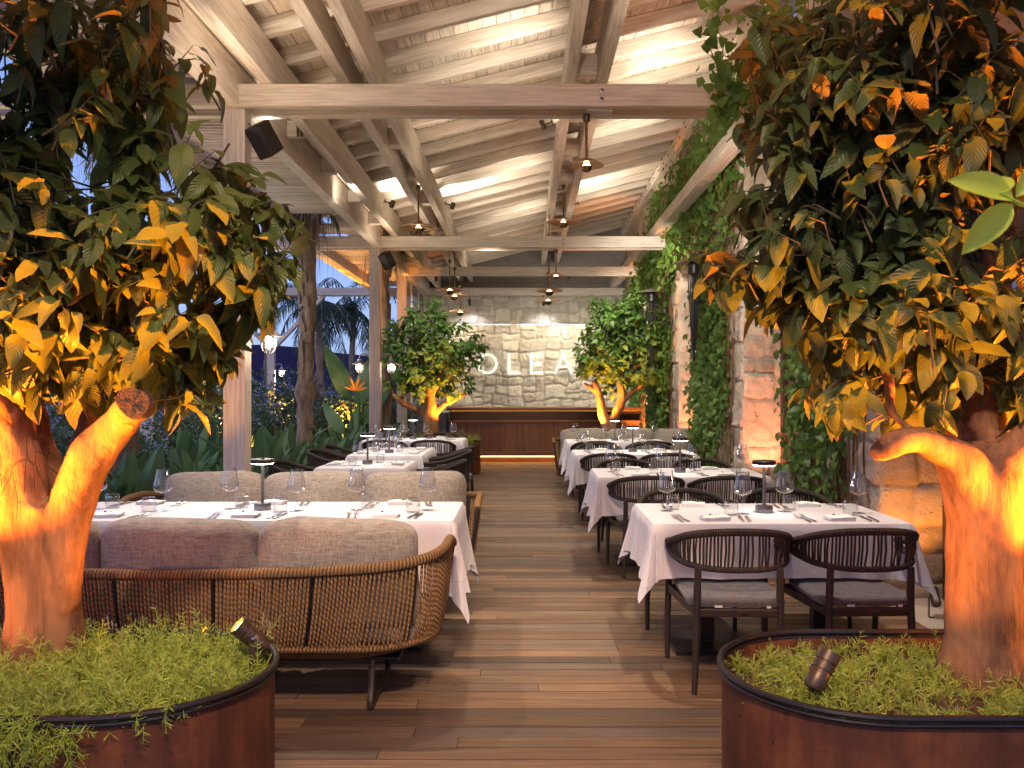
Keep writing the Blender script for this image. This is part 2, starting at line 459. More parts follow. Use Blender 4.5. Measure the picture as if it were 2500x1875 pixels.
def split_rects(W, Hh, big, seed):
    r = random.Random(seed); out = []
    def rec(x, y, w, h, d):
        lim = big*r.uniform(.6, 1.5)
        if (w < lim*1.5 and h < lim*.95) or d > 12: out.append((x, y, w, h)); return
        if w > h*1.3 or (w > h*.9 and r.random() < .35):
            k = r.uniform(.36, .64); rec(x, y, w*k, h, d+1); rec(x+w*k, y, w*(1-k), h, d+1)
        else:
            k = r.uniform(.36, .64); rec(x, y, w, h*k, d+1); rec(x, y+h*k, w, h*(1-k), d+1)
    rec(0, 0, W, Hh, 0); return out

def stone_sheet(W, Hh, res, seed, big=.42, warp=.03, depth=.035, fade=.02, gap=.016):
    nu = max(2, int(W/res)); nv = max(2, int(Hh/res))
    u, v = np.meshgrid(np.linspace(0, W, nu+1), np.linspace(0, Hh, nv+1))
    uw = u + (vnoise(u, v, 3.5, seed)-.5)*warp*2 + (vnoise(u, v, 11, seed+1)-.5)*warp*.9
    vw = v + (vnoise(u+9, v+4, 3.5, seed+2)-.5)*warp*2 + (vnoise(u+5, v, 11, seed+3)-.5)*warp*.9
    h = np.zeros_like(u); rn = np.full_like(u, .5); mo = np.ones_like(u)
    rr = random.Random(seed+5)
    m = .15
    for (x, y, w, hh) in split_rects(W+2*m, Hh+2*m, big, seed):
        x -= m; y -= m
        mask = (uw >= x) & (uw < x+w) & (vw >= y) & (vw < y+hh)
        if not mask.any(): continue
        a = np.minimum(uw[mask]-x, x+w-uw[mask]); b = np.minimum(vw[mask]-y, y+hh-vw[mask])
        d = np.minimum(a, b); cr = .05
        aa = np.clip(cr-a, 0, None); bb = np.clip(cr-b, 0, None)
        d = np.where((a < cr) & (b < cr), cr-np.sqrt(aa**2+bb**2), d)
        q = np.clip((d-gap*.45)/.018, 0, 1); q = q*q*(3-2*q)
        tilt = (uw[mask]-x-w/2)*rr.uniform(-.05, .05) + (vw[mask]-y-hh/2)*rr.uniform(-.05, .05)
        h[mask] = q*(depth*rr.uniform(.55, 1.3)+tilt*1.3); rn[mask] = rr.random(); mo[mask] = 1-q
    det = (vnoise(u, v, 9, seed+7)-.5)*.5 + (vnoise(u, v, 24, seed+8)-.5)*.5 + (vnoise(u, v, 55, seed+9)-.5)*.3
    h = h + det*depth*(1.15-mo*.7)
    if fade:
        e = np.minimum(np.minimum(u, W-u), 1e9); h = h*np.clip(e/fade, 0, 1)
    idx = np.arange(u.size).reshape(u.shape)
    Q = np.stack([idx[:-1, :-1], idx[:-1, 1:], idx[1:, 1:], idx[1:, :-1]], -1).reshape(-1, 4)
    return u.ravel(), v.ravel(), h.ravel(), Q, rn.ravel(), mo.ravel()
def stone_obj(name, origin, du, dn, W, Hh, res, seed, mat, parent, **kw):
    u, v, h, Q, rn, mo = stone_sheet(W, Hh, res, seed, **kw)
    o = np.array(origin); du = np.array(du, float); dn = np.array(dn, float)
    V = o + u[:, None]*du + v[:, None]*np.array([0, 0, 1.]) + h[:, None]*dn
    if np.dot(np.cross(du, [0, 0, 1]), dn) < 0: Q = Q[:, ::-1]
    return V, Q, rn, mo
def stone_part(name, sheets, mat, parent):
    Vs = []; Qs = []; rs = []; ms = []; b = 0
    for V, Q, r, m in sheets:
        Vs.append(V); Qs.append(Q+b); rs.append(r); ms.append(m); b += len(V)
    return arr_mesh(name, np.vstack(Vs), np.vstack(Qs), mat, parent, None, np.concatenate(rs), True, {'mortar': np.concatenate(ms)}, True)

# ------------------------------------------------------------------ leaves
def leaf_templates(k, ny, nx, wid, droop, ruffle, fold, seed, shape=.85, petiole=0.0):
    r = np.random.default_rng(seed); out = []
    cols = np.linspace(-1, 1, nx+1); rows = np.linspace(0, 1, ny+1)
    for _ in range(k):
        dr = droop*r.uniform(.3, 1.5); fo = fold*r.uniform(-.3, 2.0); ru = ruffle*r.uniform(.3, 1.4); ph = r.uniform(0, 6, 3)
        tw = r.uniform(-.5, .5); wk = wid*r.uniform(.85, 1.12)
        V = []; U = []
        for t in rows:
            tt = max(0, (t-petiole)/(1-petiole))
            w = wk*.5*(math.sin(PI*min(1, tt**shape))**.75 if 0 < tt < 1 else 0)
            w = max(w, .012 if t < .999 else .002)
            for c in cols:
                x = c*w; z = fo*abs(c)*w*1.2 - dr*t*t*.5 + ru*math.sin(t*13+ph[0]+c)*c*c*w*.9
                a = tw*t; x2 = x*math.cos(a)-z*math.sin(a)*.3; z2 = z+x*math.sin(a)
                V.append((x2, t*(1-dr*.12), z2)); U.append((.5+c*.5, t))
        out.append(np.array(V))
    idx = np.arange((ny+1)*(nx+1)).reshape(ny+1, nx+1)
    Q = np.stack([idx[:-1, :-1], idx[:-1, 1:], idx[1:, 1:], idx[1:, :-1]], -1).reshape(-1, 4)
    return np.array(out), Q, np.array(U)
def leaves_obj(name, tpl, P, D, Nn, L, rnd, mat, parent):
    T, Q, U = tpl; n = len(P); k = rng.integers(0, len(T), n)
    D = D/np.linalg.norm(D, axis=1, keepdims=True)
    Nn = Nn-D*(Nn*D).sum(1, keepdims=True); Nn = Nn/(np.linalg.norm(Nn, axis=1, keepdims=True)+1e-9)
    S = np.cross(D, Nn); t = T[k]*L[:, None, None]
    V = P[:, None, :] + t[..., 0:1]*S[:, None, :] + t[..., 1:2]*D[:, None, :] + t[..., 2:3]*Nn[:, None, :]
    nv = T.shape[1]
    QQ = (Q[None]+(np.arange(n)*nv)[:, None, None]).reshape(-1, 4)
    return arr_mesh(name, V.reshape(-1, 3), QQ, mat, parent, np.tile(U, (n, 1)), np.repeat(rnd, len(Q)))
def unit(v): return v/(np.linalg.norm(v, axis=-1, keepdims=True)+1e-9)

def cluster_crown(lumps, n_tw, per, size, core, down=.5, spread=1.0, tw_len=.3, face=None, avoid=None):
    """twigs ending inside the lumps, leaves in whorls along their outer part"""
    w = np.array([l[6] if len(l) > 6 else l[3]*l[5] for l in lumps]); w = w/w.sum()
    Ps, Ds, Ns, Ls, Rs, tw = [], [], [], [], [], []
    core = np.array(core); made = 0; tries = 0
    while made < n_tw and tries < n_tw*6:
        tries += 1
        l = lumps[rng.choice(len(lumps), p=w)]
        q = unit(rng.normal(size=3))*rng.random()**.4
        p = np.array(l[:3])+q*np.array(l[3:6])
        if avoid is not None and avoid(p): continue
        made += 1
        outw = unit(p-core); out = unit(outw+rng.normal(size=3)*.45+np.array([0, 0, .15]))
        base = p-out*tw_len*rng.uniform(.6, 1.2)
        midp = (base+p)/2+rng.normal(size=3)*.02
        tw.append((base, midp, p)); m = max(3, int(per*rng.uniform(.7, 1.3)))
        a0 = rng.uniform(0, 6.3)
        e1 = unit(np.cross(out, rng.normal(size=3))); e2 = np.cross(out, e1)
        hue = rng.random()
        for i in range(m):
            f = 1-(i/m)*.65*rng.uniform(.8, 1.1); pos = base+(p-base)*f
            a = a0+i*2.4; rad = e1*math.cos(a)+e2*math.sin(a)
            d = unit(rad*spread+out*(.6 if i > 1 else 1.2)+np.array([0, 0, -down])+rng.normal(size=3)*.25)
            n = unit(outw*.5+np.array([0, 0, .8])+(np.array(face) if face is not None else 0)+rng.normal(size=3)*.3)
            Ps.append(pos); Ds.append(d); Ns.append(n)
            Ls.append(size*rng.uniform(.5, 1.2)*(.75 if i < 2 else 1)); Rs.append(min(1, max(0, .6*hue+.5*rng.random()-.05)))
    return (np.array(Ps), np.array(Ds), np.array(Ns), np.array(Ls), np.array(Rs)), tw
def twig_mesh(tw, r=.004):
    mb = MB()
    for b, m, p in tw: mb.tube([b, m, p], [r*1.3, r, r*.4], 4, False)
    return mb

def organic(name, tubes, mat, parent, voxel=.012, smooth=6, disp=.0, flute=None):
    """limbs fused into one skin"""
    mb = MB()
    for pts, rad in tubes: 
        # resample
        P = [Vector(p) for p in pts]; out = []; rr = []
        for i in range(len(P)-1):
            p0 = P[max(0, i-1)]; p1 = P[i]; p2 = P[i+1]; p3 = P[min(len(P)-1, i+2)]
            for k in range(6):
                t = k/6; t2 = t*t; t3 = t2*t
                out.append(.5*((2*p1)+(-p0+p2)*t+(2*p0-5*p1+4*p2-p3)*t2+(-p0+3*p1-3*p2+p3)*t3))
                s_ = t2*(3-2*t); rr.append(rad[i]*(1-s_)+rad[i+1]*s_)
        out.append(P[-1]); rr.append(rad[-1]); mb.tube(out, rr, 16, True)
    o = mb.build(name+'_raw', mat)
    md = o.modifiers.new('r', 'REMESH'); md.mode = 'VOXEL'; md.voxel_size = voxel
    sm = o.modifiers.new('s', 'SMOOTH'); sm.factor = .5; sm.iterations = smooth
    dg = bpy.context.evaluated_depsgraph_get(); me = bpy.data.meshes.new_from_object(o.evaluated_get(dg))
    bpy.data.objects.remove(o, do_unlink=True)
    n = len(me.vertices); co = np.zeros(n*3); me.vertices.foreach_get('co', co); co = co.reshape(-1, 3)
    nr = np.zeros(n*3); me.vertices.foreach_get('normal', nr); nr = nr.reshape(-1, 3)
    if disp:
        d = (vnoise(co[:, 0]*1.0+co[:, 1]*.7+5, co[:, 2]*.45+3, 9, 5)-.5)*1.3 + (vnoise(co[:, 0]+9, co[:, 1]*1.0+co[:, 2]*.3+9, 16, 8)-.5)*.9 + (vnoise(co[:, 0]+co[:, 2]*.8+3, co[:, 1]+2, 38, 9)-.5)*.3
        co = co+nr*(d*disp)[:, None]
    if flute is not None: co = flute(co, nr)
    me.vertices.foreach_set('co', co.ravel()); me.polygons.foreach_set('use_smooth', np.ones(len(me.polygons), dtype=bool))
    me.materials.clear(); me.materials.append(MT[mat]); me.name = name; me.update()
    o = bpy.data.objects.new(name, me); COL.objects.link(o)
    if parent is not None: o.parent = parent
    return o

def at(px, py, Y): return Vector(((px-CX)*Y/F, Y, H-(py-CY)*Y/F))

def spot(name, loc, aim, power, color, size=60, blend=.6, radius=.03, parent=None):
    l = bpy.data.lights.new(name, 'SPOT'); l.energy = power; l.color = color; l.spot_size = math.radians(size)
    l.spot_blend = blend; l.shadow_soft_size = radius
    o = bpy.data.objects.new(name, l); COL.objects.link(o); o.location = loc
    d = Vector(aim)-Vector(loc); o.rotation_euler = d.to_track_quat('-Z', 'Y').to_euler()
    if parent is not None: o.parent = parent; o.matrix_parent_inverse = Matrix.Translation(parent.location).inverted() if not parent.rotation_euler.z else o.matrix_parent_inverse
    return o
def point(name, loc, power, color, radius=.05):
    l = bpy.data.lights.new(name, 'POINT'); l.energy = power; l.color = color; l.shadow_soft_size = radius
    o = bpy.data.objects.new(name, l); COL.objects.link(o); o.location = loc; return o
# ================================================================== camera and sky
cam = bpy.data.cameras.new('camera'); co = bpy.data.objects.new('camera', cam); COL.objects.link(co)
cam.sensor_width = 36; cam.lens = 36*F/2500; cam.clip_end = 3000; cam.clip_start = .05
cam.shift_x = -(CX-1250)/2500; cam.shift_y = (CY-937.5)/2500
co.location = (0, 0, H); co.rotation_euler = (PI/2, 0, 0)
cam.dof.use_dof = True; cam.dof.focus_distance = 5.5; cam.dof.aperture_fstop = 20
scene.camera = co
scene.view_settings.view_transform = 'Standard'; scene.view_settings.look = 'None'; scene.view_settings.exposure = 0
scene.cycles.use_denoising = True
scene.cycles.max_bounces = 8; scene.cycles.diffuse_bounces = 3; scene.cycles.transparent_max_bounces = 12
scene.cycles.glossy_bounces = 3; scene.cycles.sample_clamp_indirect = 4.0; scene.cycles.caustics_reflective = False; scene.cycles.caustics_refractive = False
w = bpy.data.worlds.new('World'); scene.world = w; w.use_nodes = True
nt = w.node_tree; nt.nodes.clear()
wo = nt.nodes.new('ShaderNodeOutputWorld'); bg = nt.nodes.new('ShaderNodeBackground'); nt.links.new(bg.outputs[0], wo.inputs[0])
tc = nt.nodes.new('ShaderNodeTexCoord'); sx = nt.nodes.new('ShaderNodeSeparateXYZ'); nt.links.new(tc.outputs['Generated'], sx.inputs[0])
cr = nt.nodes.new('ShaderNodeValToRGB'); nt.links.new(sx.outputs[2], cr.inputs[0])
E = cr.color_ramp.elements; E[0].position = 0.0; E[0].color = (.44, .60, .94, 1); E[1].position = .5; E[1].color = (.13, .24, .74, 1)
e = cr.color_ramp.elements.new(.16); e.color = (.30, .46, .92, 1)
nz = nt.nodes.new('ShaderNodeTexNoise'); nz.inputs['Scale'].default_value = 2.2; nz.inputs['Detail'].default_value = 5
mp = nt.nodes.new('ShaderNodeMapping'); mp.inputs['Scale'].default_value = (1, 1, 4); nt.links.new(tc.outputs['Generated'], mp.inputs[0]); nt.links.new(mp.outputs[0], nz.inputs[0])
mx = nt.nodes.new('ShaderNodeMix'); mx.data_type = 'RGBA'; mx.blend_type = 'MIX'; mx.inputs[0].default_value = .08
nt.links.new(cr.outputs[0], mx.inputs[6]); 
cr2 = nt.nodes.new('ShaderNodeValToRGB'); cr2.color_ramp.elements[0].color = (.22, .30, .72, 1); cr2.color_ramp.elements[1].color = (.55, .60, .90, 1)
nt.links.new(nz.outputs[0], cr2.inputs[0]); nt.links.new(cr2.outputs[0], mx.inputs[7]); nt.links.new(mx.outputs[2], bg.inputs[0])
bg.inputs[1].default_value = 1.15

# ================================================================== ground, deck, paving, hill
g = MB(); g.box2((-400, -30, -.3), (400, 900, -.06)); tag(g.build('ground', 'garden_soil'), kind='structure')
hm = []
hn = 60
V = []; 
for i in range(hn+1):
    x = -900+1800*i/hn
    z = 34+7*math.sin(i*.35)+4*math.sin(i*.9+1)+R.uniform(-.8, .8)
    V += [(x, 780, -1), (x, 800, z), (x, 860, z*.8)]
mb = MB(); mb.add(V, [(3*i, 3*i+3, 3*i+4, 3*i+1) for i in range(hn)]+[(3*i+1, 3*i+4, 3*i+5, 3*i+2) for i in range(hn)])
tag(mb.build('hills', 'hill', smooth=True), kind='structure')

dk = MB(); rr2 = []
y = -1.4; row = 0; bw = .108; DX0, DX1 = -2.72, 2.46
prev = 0
while y < 17.3:
    x = DX0; off = R.uniform(.4, 1.8) if row % 2 else R.uniform(1.2, 2.6)
    first = True
    while x < DX1-.05:
        L = off if first else R.choice([1.4, 1.8, 2.2, 2.6]); first = False
        x2 = min(DX1, x+L)
        if DX1-x2 < .35: x2 = DX1
        z = R.uniform(-.0012, .0012)
        n0 = len(dk.f); dk.box2((x+.0015, y+.0028, -.03), (x2-.0015, y+bw-.0028, z), long=0)
        rr2.append((n0, R.random())); x = x2
    y += bw; row += 1
do = dk.build('deck', 'deck_timber'); tag(do, kind='structure')
a2 = do.data.attributes.new('rnd2', 'FLOAT', 'FACE'); arr = np.zeros(len(do.data.polygons))
for n0, r in rr2: arr[n0:n0+6] = r
a2.data.foreach_set('value', arr)
mb = MB(); mb.box2((DX0, -1.4, -.055), (DX1, 17.4, -.031)); tag(mb.build('deck_bearers', 'garden_soil'), kind='structure')
mb = MB()
yy = -1.4
while yy < 22:
    mb.box2((DX1+.004, yy+.003, -.04), (4.6, yy+.897, -.004)); yy += .9
mb.box2((-2.72, 17.404, -.04), (DX1, 22, -.002))
tag(mb.build('paving', 'pale_paving'), kind='structure')

# ================================================================== pergola
Z0 = 3.375
def zr(x): return H+Z0+.25*x      # underside of the rafters
perg = thing('timber_pergola', 'whitewashed timber pergola roof with rafters and boards over the deck', 'pergola', (0, 0, 0))
BT = H+2.33                        # underside of the tie beams
def wb(name, lo, hi, **kw): mb = MB(); mb.box2(lo, hi, **kw); return mb.build(name, 'white_timber', perg, bevel=.004)
SL = math.atan(.25); RX = Matrix.Rotation(-SL, 3, 'Y')
ties = []
for (y0, y1, xl) in ((6.99, 7.07, -6.4), (7.245, 7.33, -6.4), (13.9, 13.98, -6.4), (14.155, 14.24, -6.4), (17.33, 17.42, -2.6), (20.9, 20.98, -6.4), (21.12, 21.2, -6.4), (.1, .18, -6.4), (.35, .43, -6.4)):
    wb('tie_beam', (xl, y0, BT), (2.98, y1, BT+.183), long=0)
for (x0, x1, y0, y1) in ((-2.5, -2.32, 7.072, 7.243), (-2.55, -2.37, 13.982, 14.153), (-2.6, -2.41, 17.345, 17.5), (-6.34, -6.16, 13.982, 14.153), (-6.34, -6.16, 20.982, 21.118), (-2.5, -2.32, .182, .348)):
    wb('post', (x0, y0, 0), (x1, y1, BT+.18 if y0 < 17 or y0 > 20 else BT-.002), long=2)
yA, yB = -1.0, 21.25
def run(name, x0, x1, z0, z1, ya=yA, yb=yB): wb(name, (x0, ya, z0), (x1, yb, z1), long=1)
run('eave_beam', -2.475, -2.345, BT+.004, BT+.34)
run('purlin', -2.17, -2.07, BT+.185, zr(-2.12)-.004)
for x0, x1 in ((-1.64, -1.535), (-1.375, -1.28)): run('purlin', x0, x1, H+2.70, zr(x0)-.006)
for x0, x1 in ((.41, .52), (.735, .845)): run('purlin', x0, x1, H+3.13, zr(x0)-.006)
run('wall_plate', 2.36, 2.48, H+3.80, zr(2.36)-.006)
run('purlin', 2.10, 2.27, BT+.187, BT+.36, 1.0, 21.0)
# spacer blocks between twin purlins
for yb in (2.2, 4.6, 8.2, 9.6, 11.1, 12.6, 15.0, 16.6):
    wb('spacer', (-1.533, yb, H+2.76), (-1.377, yb+.16, H+2.97), long=0)
    wb('spacer', (.522, yb+.4, H+3.19), (.733, yb+.56, H+3.40), long=0)
    wb('spacer', (-2.343, yb+.2, H+2.50), (-2.172, yb+.3, H+2.66), long=0)
for yb in (7.158, 14.068): # king posts on the ties
    wb('bracket_block', (.525, yb-.08, BT-.012), (.73, yb+.08, BT+.19), long=0)
# bolts
for yb in (6.985, 13.895):
    mb = MB()
    for zz in (.055, .125):
        mb.lathe([(0, 0), (.018, 0), (.018, .012), (.009, .014), (.009, .022), (0, .022)], 8, (.63, yb+.003, BT+zz), Matrix.Rotation(PI/2, 3, 'X'))
    mb.build('bolt', 'steel_grey', perg, True)
bolt0 = None
for k in range(24):
    yb = 8+k*.5
    for zz in (.06, .17):
        if bolt0 is None:
            mb = MB(); mb.lathe([(0, 0), (.014, 0), (.014, .012), (0, .014)], 6, (0, 0, 0), Matrix.Rotation(-PI/2, 3, 'Y')); o = bolt0 = mb.build('bolt', 'dark_frame', perg)
        else: o = bolt0.copy(); COL.objects.link(o); o.parent = perg
        o.location = (2.359, yb+(.15 if zz > .1 else 0), H+3.80+zz)
# rafters
k = 0; yy = -.9
XL, XR = -3.05, 3.02
while yy < 21.0:
    mb = MB(); xm = (XL+XR)/2
    mb.box((xm, yy, zr(xm)+.075), ((XR-XL)/math.cos(SL), .07, .145), RX, 0)
    mb.build('rafter', 'white_timber', perg, bevel=.004); yy += .6
# roof boards, laid along the building
mb = MB(); x = XL; rb = []
while x < XR:
    yy = yA
    while yy < 21.2:
        L = R.uniform(1.8, 3.2); y2 = min(21.3, yy+L); xm = x+.066
        mb.box((xm, (yy+y2)/2, zr(xm)+.162+R.uniform(0, .002)), (.130, y2-yy-.003, .02), RX, 1); yy = y2
    x += .1325
mb.build('roof_boards', 'board_timber', perg)
mb = MB(); mb.box(((XL+XR)/2, 10.1, zr(0)+.205), ((XR-XL)/math.cos(SL)+.2, 22.6, .03), RX, 1); mb.build('roof_cover', 'grey_siding', perg)
# dark gable infill at the far end
mb = MB(); n = 0
zz = BT+.19
while zz < zr(3.0)+.3:
    xl = max(-2.9, (zz+.14-H-Z0-.15)/.25)
    if xl < 2.9: mb.box2((xl, 21.22+n*.0, zz), (2.98, 21.26, zz+.135)); 
    zz += .14
mb.box((.05, 21.19, zr(.05)-.02), (6.3, .03, .42), RX, 0); mb.build('gable_panel', 'grey_siding', perg)
# infill strip between eave beam and roof
mb = MB(); mb.box2((-2.335, yA, H+2.68), (-2.175, yB, H+2.70), long=1); mb.build('soffit_board', 'board_timber', perg)
mb = MB(); mb.box2((-2.46, yA, BT+.342), (-2.36, yB, zr(-2.46)-.004), long=1); mb.build('fascia_board', 'white_timber', perg)
# diagonal braces on the far garden posts
def brace(name, a, b):
    mb = MB(); mb.bar(a, b, .085, .15, (0, 1, 0)); mb.build(name, 'white_timber', perg, bevel=.004)
for yb in (14.068, 21.05):
    brace('brace', (-6.2, yb, BT-1.30), (-4.95, yb, BT+.0)); brace('brace', (-6.3, yb, BT-1.30), (-7.4, yb, BT-.1))

# slatted canopy over the garden edge
can = thing('slatted_canopy', 'horizontal slatted timber canopy along the garden side of the pergola', 'canopy', (-3, 10, BT))
can.location = (0, 0, 0)
for ya, yb in ((2.0, 6.9), (7.4, 12.2), (13.2, 13.8), (14.3, 20.8)):
    mb = MB(); yy = ya
    while yy < yb: mb.box2((-3.58, yy, BT+.20), (-2.49, yy+.045, BT+.255), long=0); yy += .095
    mb.build('slat_panel', 'white_timber', can)
for ya, yb in ((2.0, 6.985), (7.335, 13.895), (14.245, 20.89)):
    mb = MB(); mb.box2((-3.56, ya, BT+.02), (-3.46, yb, BT+.196), long=1); mb.build('edge_beam', 'white_timber', can, bevel=.004)
    mb = MB(); mb.box2((-3.72, ya, BT+.06), (-3.60, yb, BT+.16), long=1); mb.build('edge_beam', 'white_timber', can, bevel=.004)

# ================================================================== stone walls
wallr = thing('stone_wall', 'tall rough stone side wall with square piers climbing vines and openings', 'wall', (0, 0, 0))
piers = [(1.9, 3.9), (6.0, 7.8), (9.75, 12.0), (13.8, 16.4), (17.6, 22.6)]
PH = 5.6
for i, (a, b) in enumerate(piers):
    res = .022 if i in (1, 2) else .03
    sh = []
    if i: sh.append(stone_obj('f', (2.5, a, 0), (1, 0, 0), (0, -1, 0), .52, PH, res, 20+i, 'stone', None, big=.40, warp=.02, depth=.028))
    sh.append(stone_obj('s', (2.5, b, 0), (0, -1, 0), (-1, 0, 0), b-a, PH, res, 40+i, 'stone', None, big=.44, warp=.03, depth=.032))
    if i < 4: sh.append(stone_obj('b', (3.02, b, 0), (-1, 0, 0), (0, 1, 0), .52, PH, .04, 60+i, 'stone', None, big=.44, warp=.03, depth=.02))
    stone_part('pier', sh, 'stone', wallr)
stone_part('wall_face', [stone_obj('m', (3.02, 22.6, 0), (0, -1, 0), (-1, 0, 0), 21.5, PH, .05, 90, 'stone', None, big=.5, warp=.03, depth=.02)], 'stone', wallr)
# glazed doors in the openings
for i, (a, b) in enumerate(((4.0, 5.95), (7.85, 9.7), (12.05, 13.75), (16.45, 17.55))):
    d = thing('glazed_door', ['dark brown framed glazed door nearest the large right tree', 'dark framed glazed door between the first two vine covered piers', 'dark framed glazed door between the middle vine covered piers', 'dark framed glazed door at the far end of the stone wall'][i], 'door', (2.93, (a+b)/2, 0))
    hw = (b-a)/2-.08; mb = MB(); zt = 3.0
    for yy in (-hw, 0, hw): mb.box2((-.035, yy-.045, 0), (.035, yy+.045, zt))
    for zz in (.06, 1.0, 1.9, 2.95): mb.box2((-.028, -hw+.046, zz-.045), (.028, -.046, zz+.045)); mb.box2((-.028, .046, zz-.045), (.028, hw-.046, zz+.045))
    for s in (-.5, .5): mb.box2((-.02, hw*s-.018, .11), (.02, hw*s+.018, .954)); mb.box2((-.02, hw*s-.018, 1.046), (.02, hw*s+.018, 1.854)); mb.box2((-.02, hw*s-.018, 1.946), (.02, hw*s+.018, 2.904))
    mb.build('frame', 'dark_frame', d, bevel=.003)
    mb = MB(); mb.box2((-.005, -hw, .05), (.003, hw, zt-.05)); mb.build('pane', 'window_glass', d)
    mb = MB(); mb.tube([(-.05, .08, .95), (-.075, .08, .97), (-.075, .08, 1.13), (-.05, .08, 1.15)], .009, 8); mb.build('handle', 'steel_grey', d, True)

# end walls
upw = thing('back_wall', 'rough grey stone end wall behind the bar under the far beam', 'wall')
stone_part('wall_face', [stone_obj('u', (-2.7, 21.5, 0), (1, 0, 0), (0, -1, 0), 5.3, 4.3, .026, 120, 'pale_stone', None, big=.34, warp=.045, depth=.03)], 'pale_stone', upw)
low = thing('feature_wall', 'low rough cut stone feature wall with lit top edge carrying the sign', 'wall')
LW0, LW1, LWZ = -1.72, 2.66, 2.95
stone_part('wall_face', [stone_obj('l', (LW0, 19.5, 0), (1, 0, 0), (0, -1, 0), LW1-LW0, LWZ, .022, 133, 'pale_stone', None, big=.34, warp=.05, depth=.035, fade=0),
    stone_obj('l2', (LW0, 20.0, 0), (0, -1, 0), (-1, 0, 0), .5, LWZ, .04, 134, 'pale_stone', None, big=.5, warp=.05, depth=.04)], 'pale_stone', low)
mb = MB(); mb.box2((LW0, 19.5, 2.4), (LW1, 20.0, LWZ-.0)); mb.build('wall_top', 'pale_stone', low)
mb = MB(); mb.box2((LW0+.05, 19.75, LWZ+.004), (LW1-.05, 19.80, LWZ+.024)); mb.build('light_strip', 'led_white', low)

# sign
def letter_strips(ch, h, t):
    """strokes as polylines in a unit of height h"""
    if ch == 'O':
        n = 40; return [[(h*.5+h*.5*math.cos(2*PI*i/n)*.98, h*.5+h*.5*math.sin(2*PI*i/n)) for i in range(n+1)]]
    if ch == 'L': return [[(0, h), (0, 0), (h*.55, 0)]]
    if ch == 'E': return [[(h*.58, h), (0, h), (0, 0), (h*.58, 0)], [(0, h*.52), (h*.52, h*.52)]]
    if ch == 'A': return [[(0, 0), (h*.45, h), (h*.9, 0)], [(h*.16, h*.34), (h*.74, h*.34)]]
def strip_mesh(mb, polys, t, org, ux, uz, nrm, d0, d1):
    org, ux, uz, nrm = (Vector(q) for q in (org, ux, uz, nrm))
    for k, poly in enumerate(polys):
        for i in range(len(poly)-1):
            a = Vector((poly[i][0], poly[i][1])); b = Vector((poly[i+1][0], poly[i+1][1])); d = (b-a).normalized(); m = Vector((-d.y, d.x))*t/2
            ext = d*t*.5 if len(poly) < 10 else d*t*.02
            q = [a-ext+m, a-ext-m, b+ext-m, b+ext+m]; eps = i*.0002+k*.0001
            P = [org+ux*p.x+uz*p.y+nrm*(d0+0) for p in q]+[org+ux*p.x+uz*p.y+nrm*(d1+eps) for p in q]
            mb.add(P, [(3, 2, 1, 0), (4, 5, 6, 7), (0, 1, 5, 4), (1, 2, 6, 5), (2, 3, 7, 6), (3, 0, 4, 7)])
sign = thing('wall_sign', 'backlit metal letters reading OLEA on the stone feature wall', 'sign', (0, 0, 0))
for ch, px in zip('OLEA', (1167, 1243, 1297, 1355)):
    x = (px-CX)*19.4/F; hh = .42
    st = letter_strips(ch, hh, .035)
    mb = MB(); strip_mesh(mb, st, .022, (x, 19.36, 1.845), (1, 0, 0), (0, 0, 1), (0, -1, 0), 0, .022); lo = mb.build('letter', 'letter_face', sign)
    mb = MB(); strip_mesh(mb, st, .038, (x, 19.39, 1.845), (1, 0, 0), (0, 0, 1), (0, -1, 0), 0, .010); mb.build('halo_light', 'letter_halo', lo)

# ================================================================== bar
bar = thing('bar_counter', 'long dark timber bar counter with fluted front and amber glowing base', 'bar', (0, 17.3, 0))
bx0, bx1 = -1.54, 2.36
def bb(name, lo, hi, mat, **kw): mb = MB(); mb.box2(lo, hi, **kw); return mb.build(name, mat, bar, bevel=.004)
bb('countertop', (bx0-.04, -.06, 1.045), (bx1+.04, .85, 1.10), 'dark_timber')
bb('upper_panel', (bx0+.02, .04, .845), (bx1-.02, .8, 1.043), 'bar_bronze')
bb('ledge', (bx0-.0, -.03, .80), (bx1+.0, .82, .843), 'dark_timber')
bb('body', (bx0+.03, .03, .15), (bx1-.03, .8, .798), 'dark_timber')
bb('lower_rail', (bx0, -.02, .13), (bx1, .81, .20), 'dark_timber')
bb('toe_kick', (bx0+.08, .10, .0), (bx1-.08, .78, .128), 'dark_timber')
mb = MB(); x = bx0+.03; 
while x < bx1-.04: mb.box2((x, .002, .202), (x+.026, .029, .798), long=2); x += .038
for yy in range(18): mb.box2((bx0+.002, .05+yy*.041, .202), (bx0+.029, .05+yy*.041+.028, .798), long=2)
mb.build('fluted_front', 'dark_timber', bar)
mb = MB(); mb.box2((bx0+.1, .03, .100), (bx1-.1, .06, .112)); mb.build('light_strip', 'led_amber', bar)
mb = MB(); mb.box2((bx0+.05, .005, 1.028), (bx1-.05, .02, 1.036)); mb.build('light_strip', 'led_amber', bar).data.materials[0] = emis('led_dim', (1, .40, .08), 1.2)

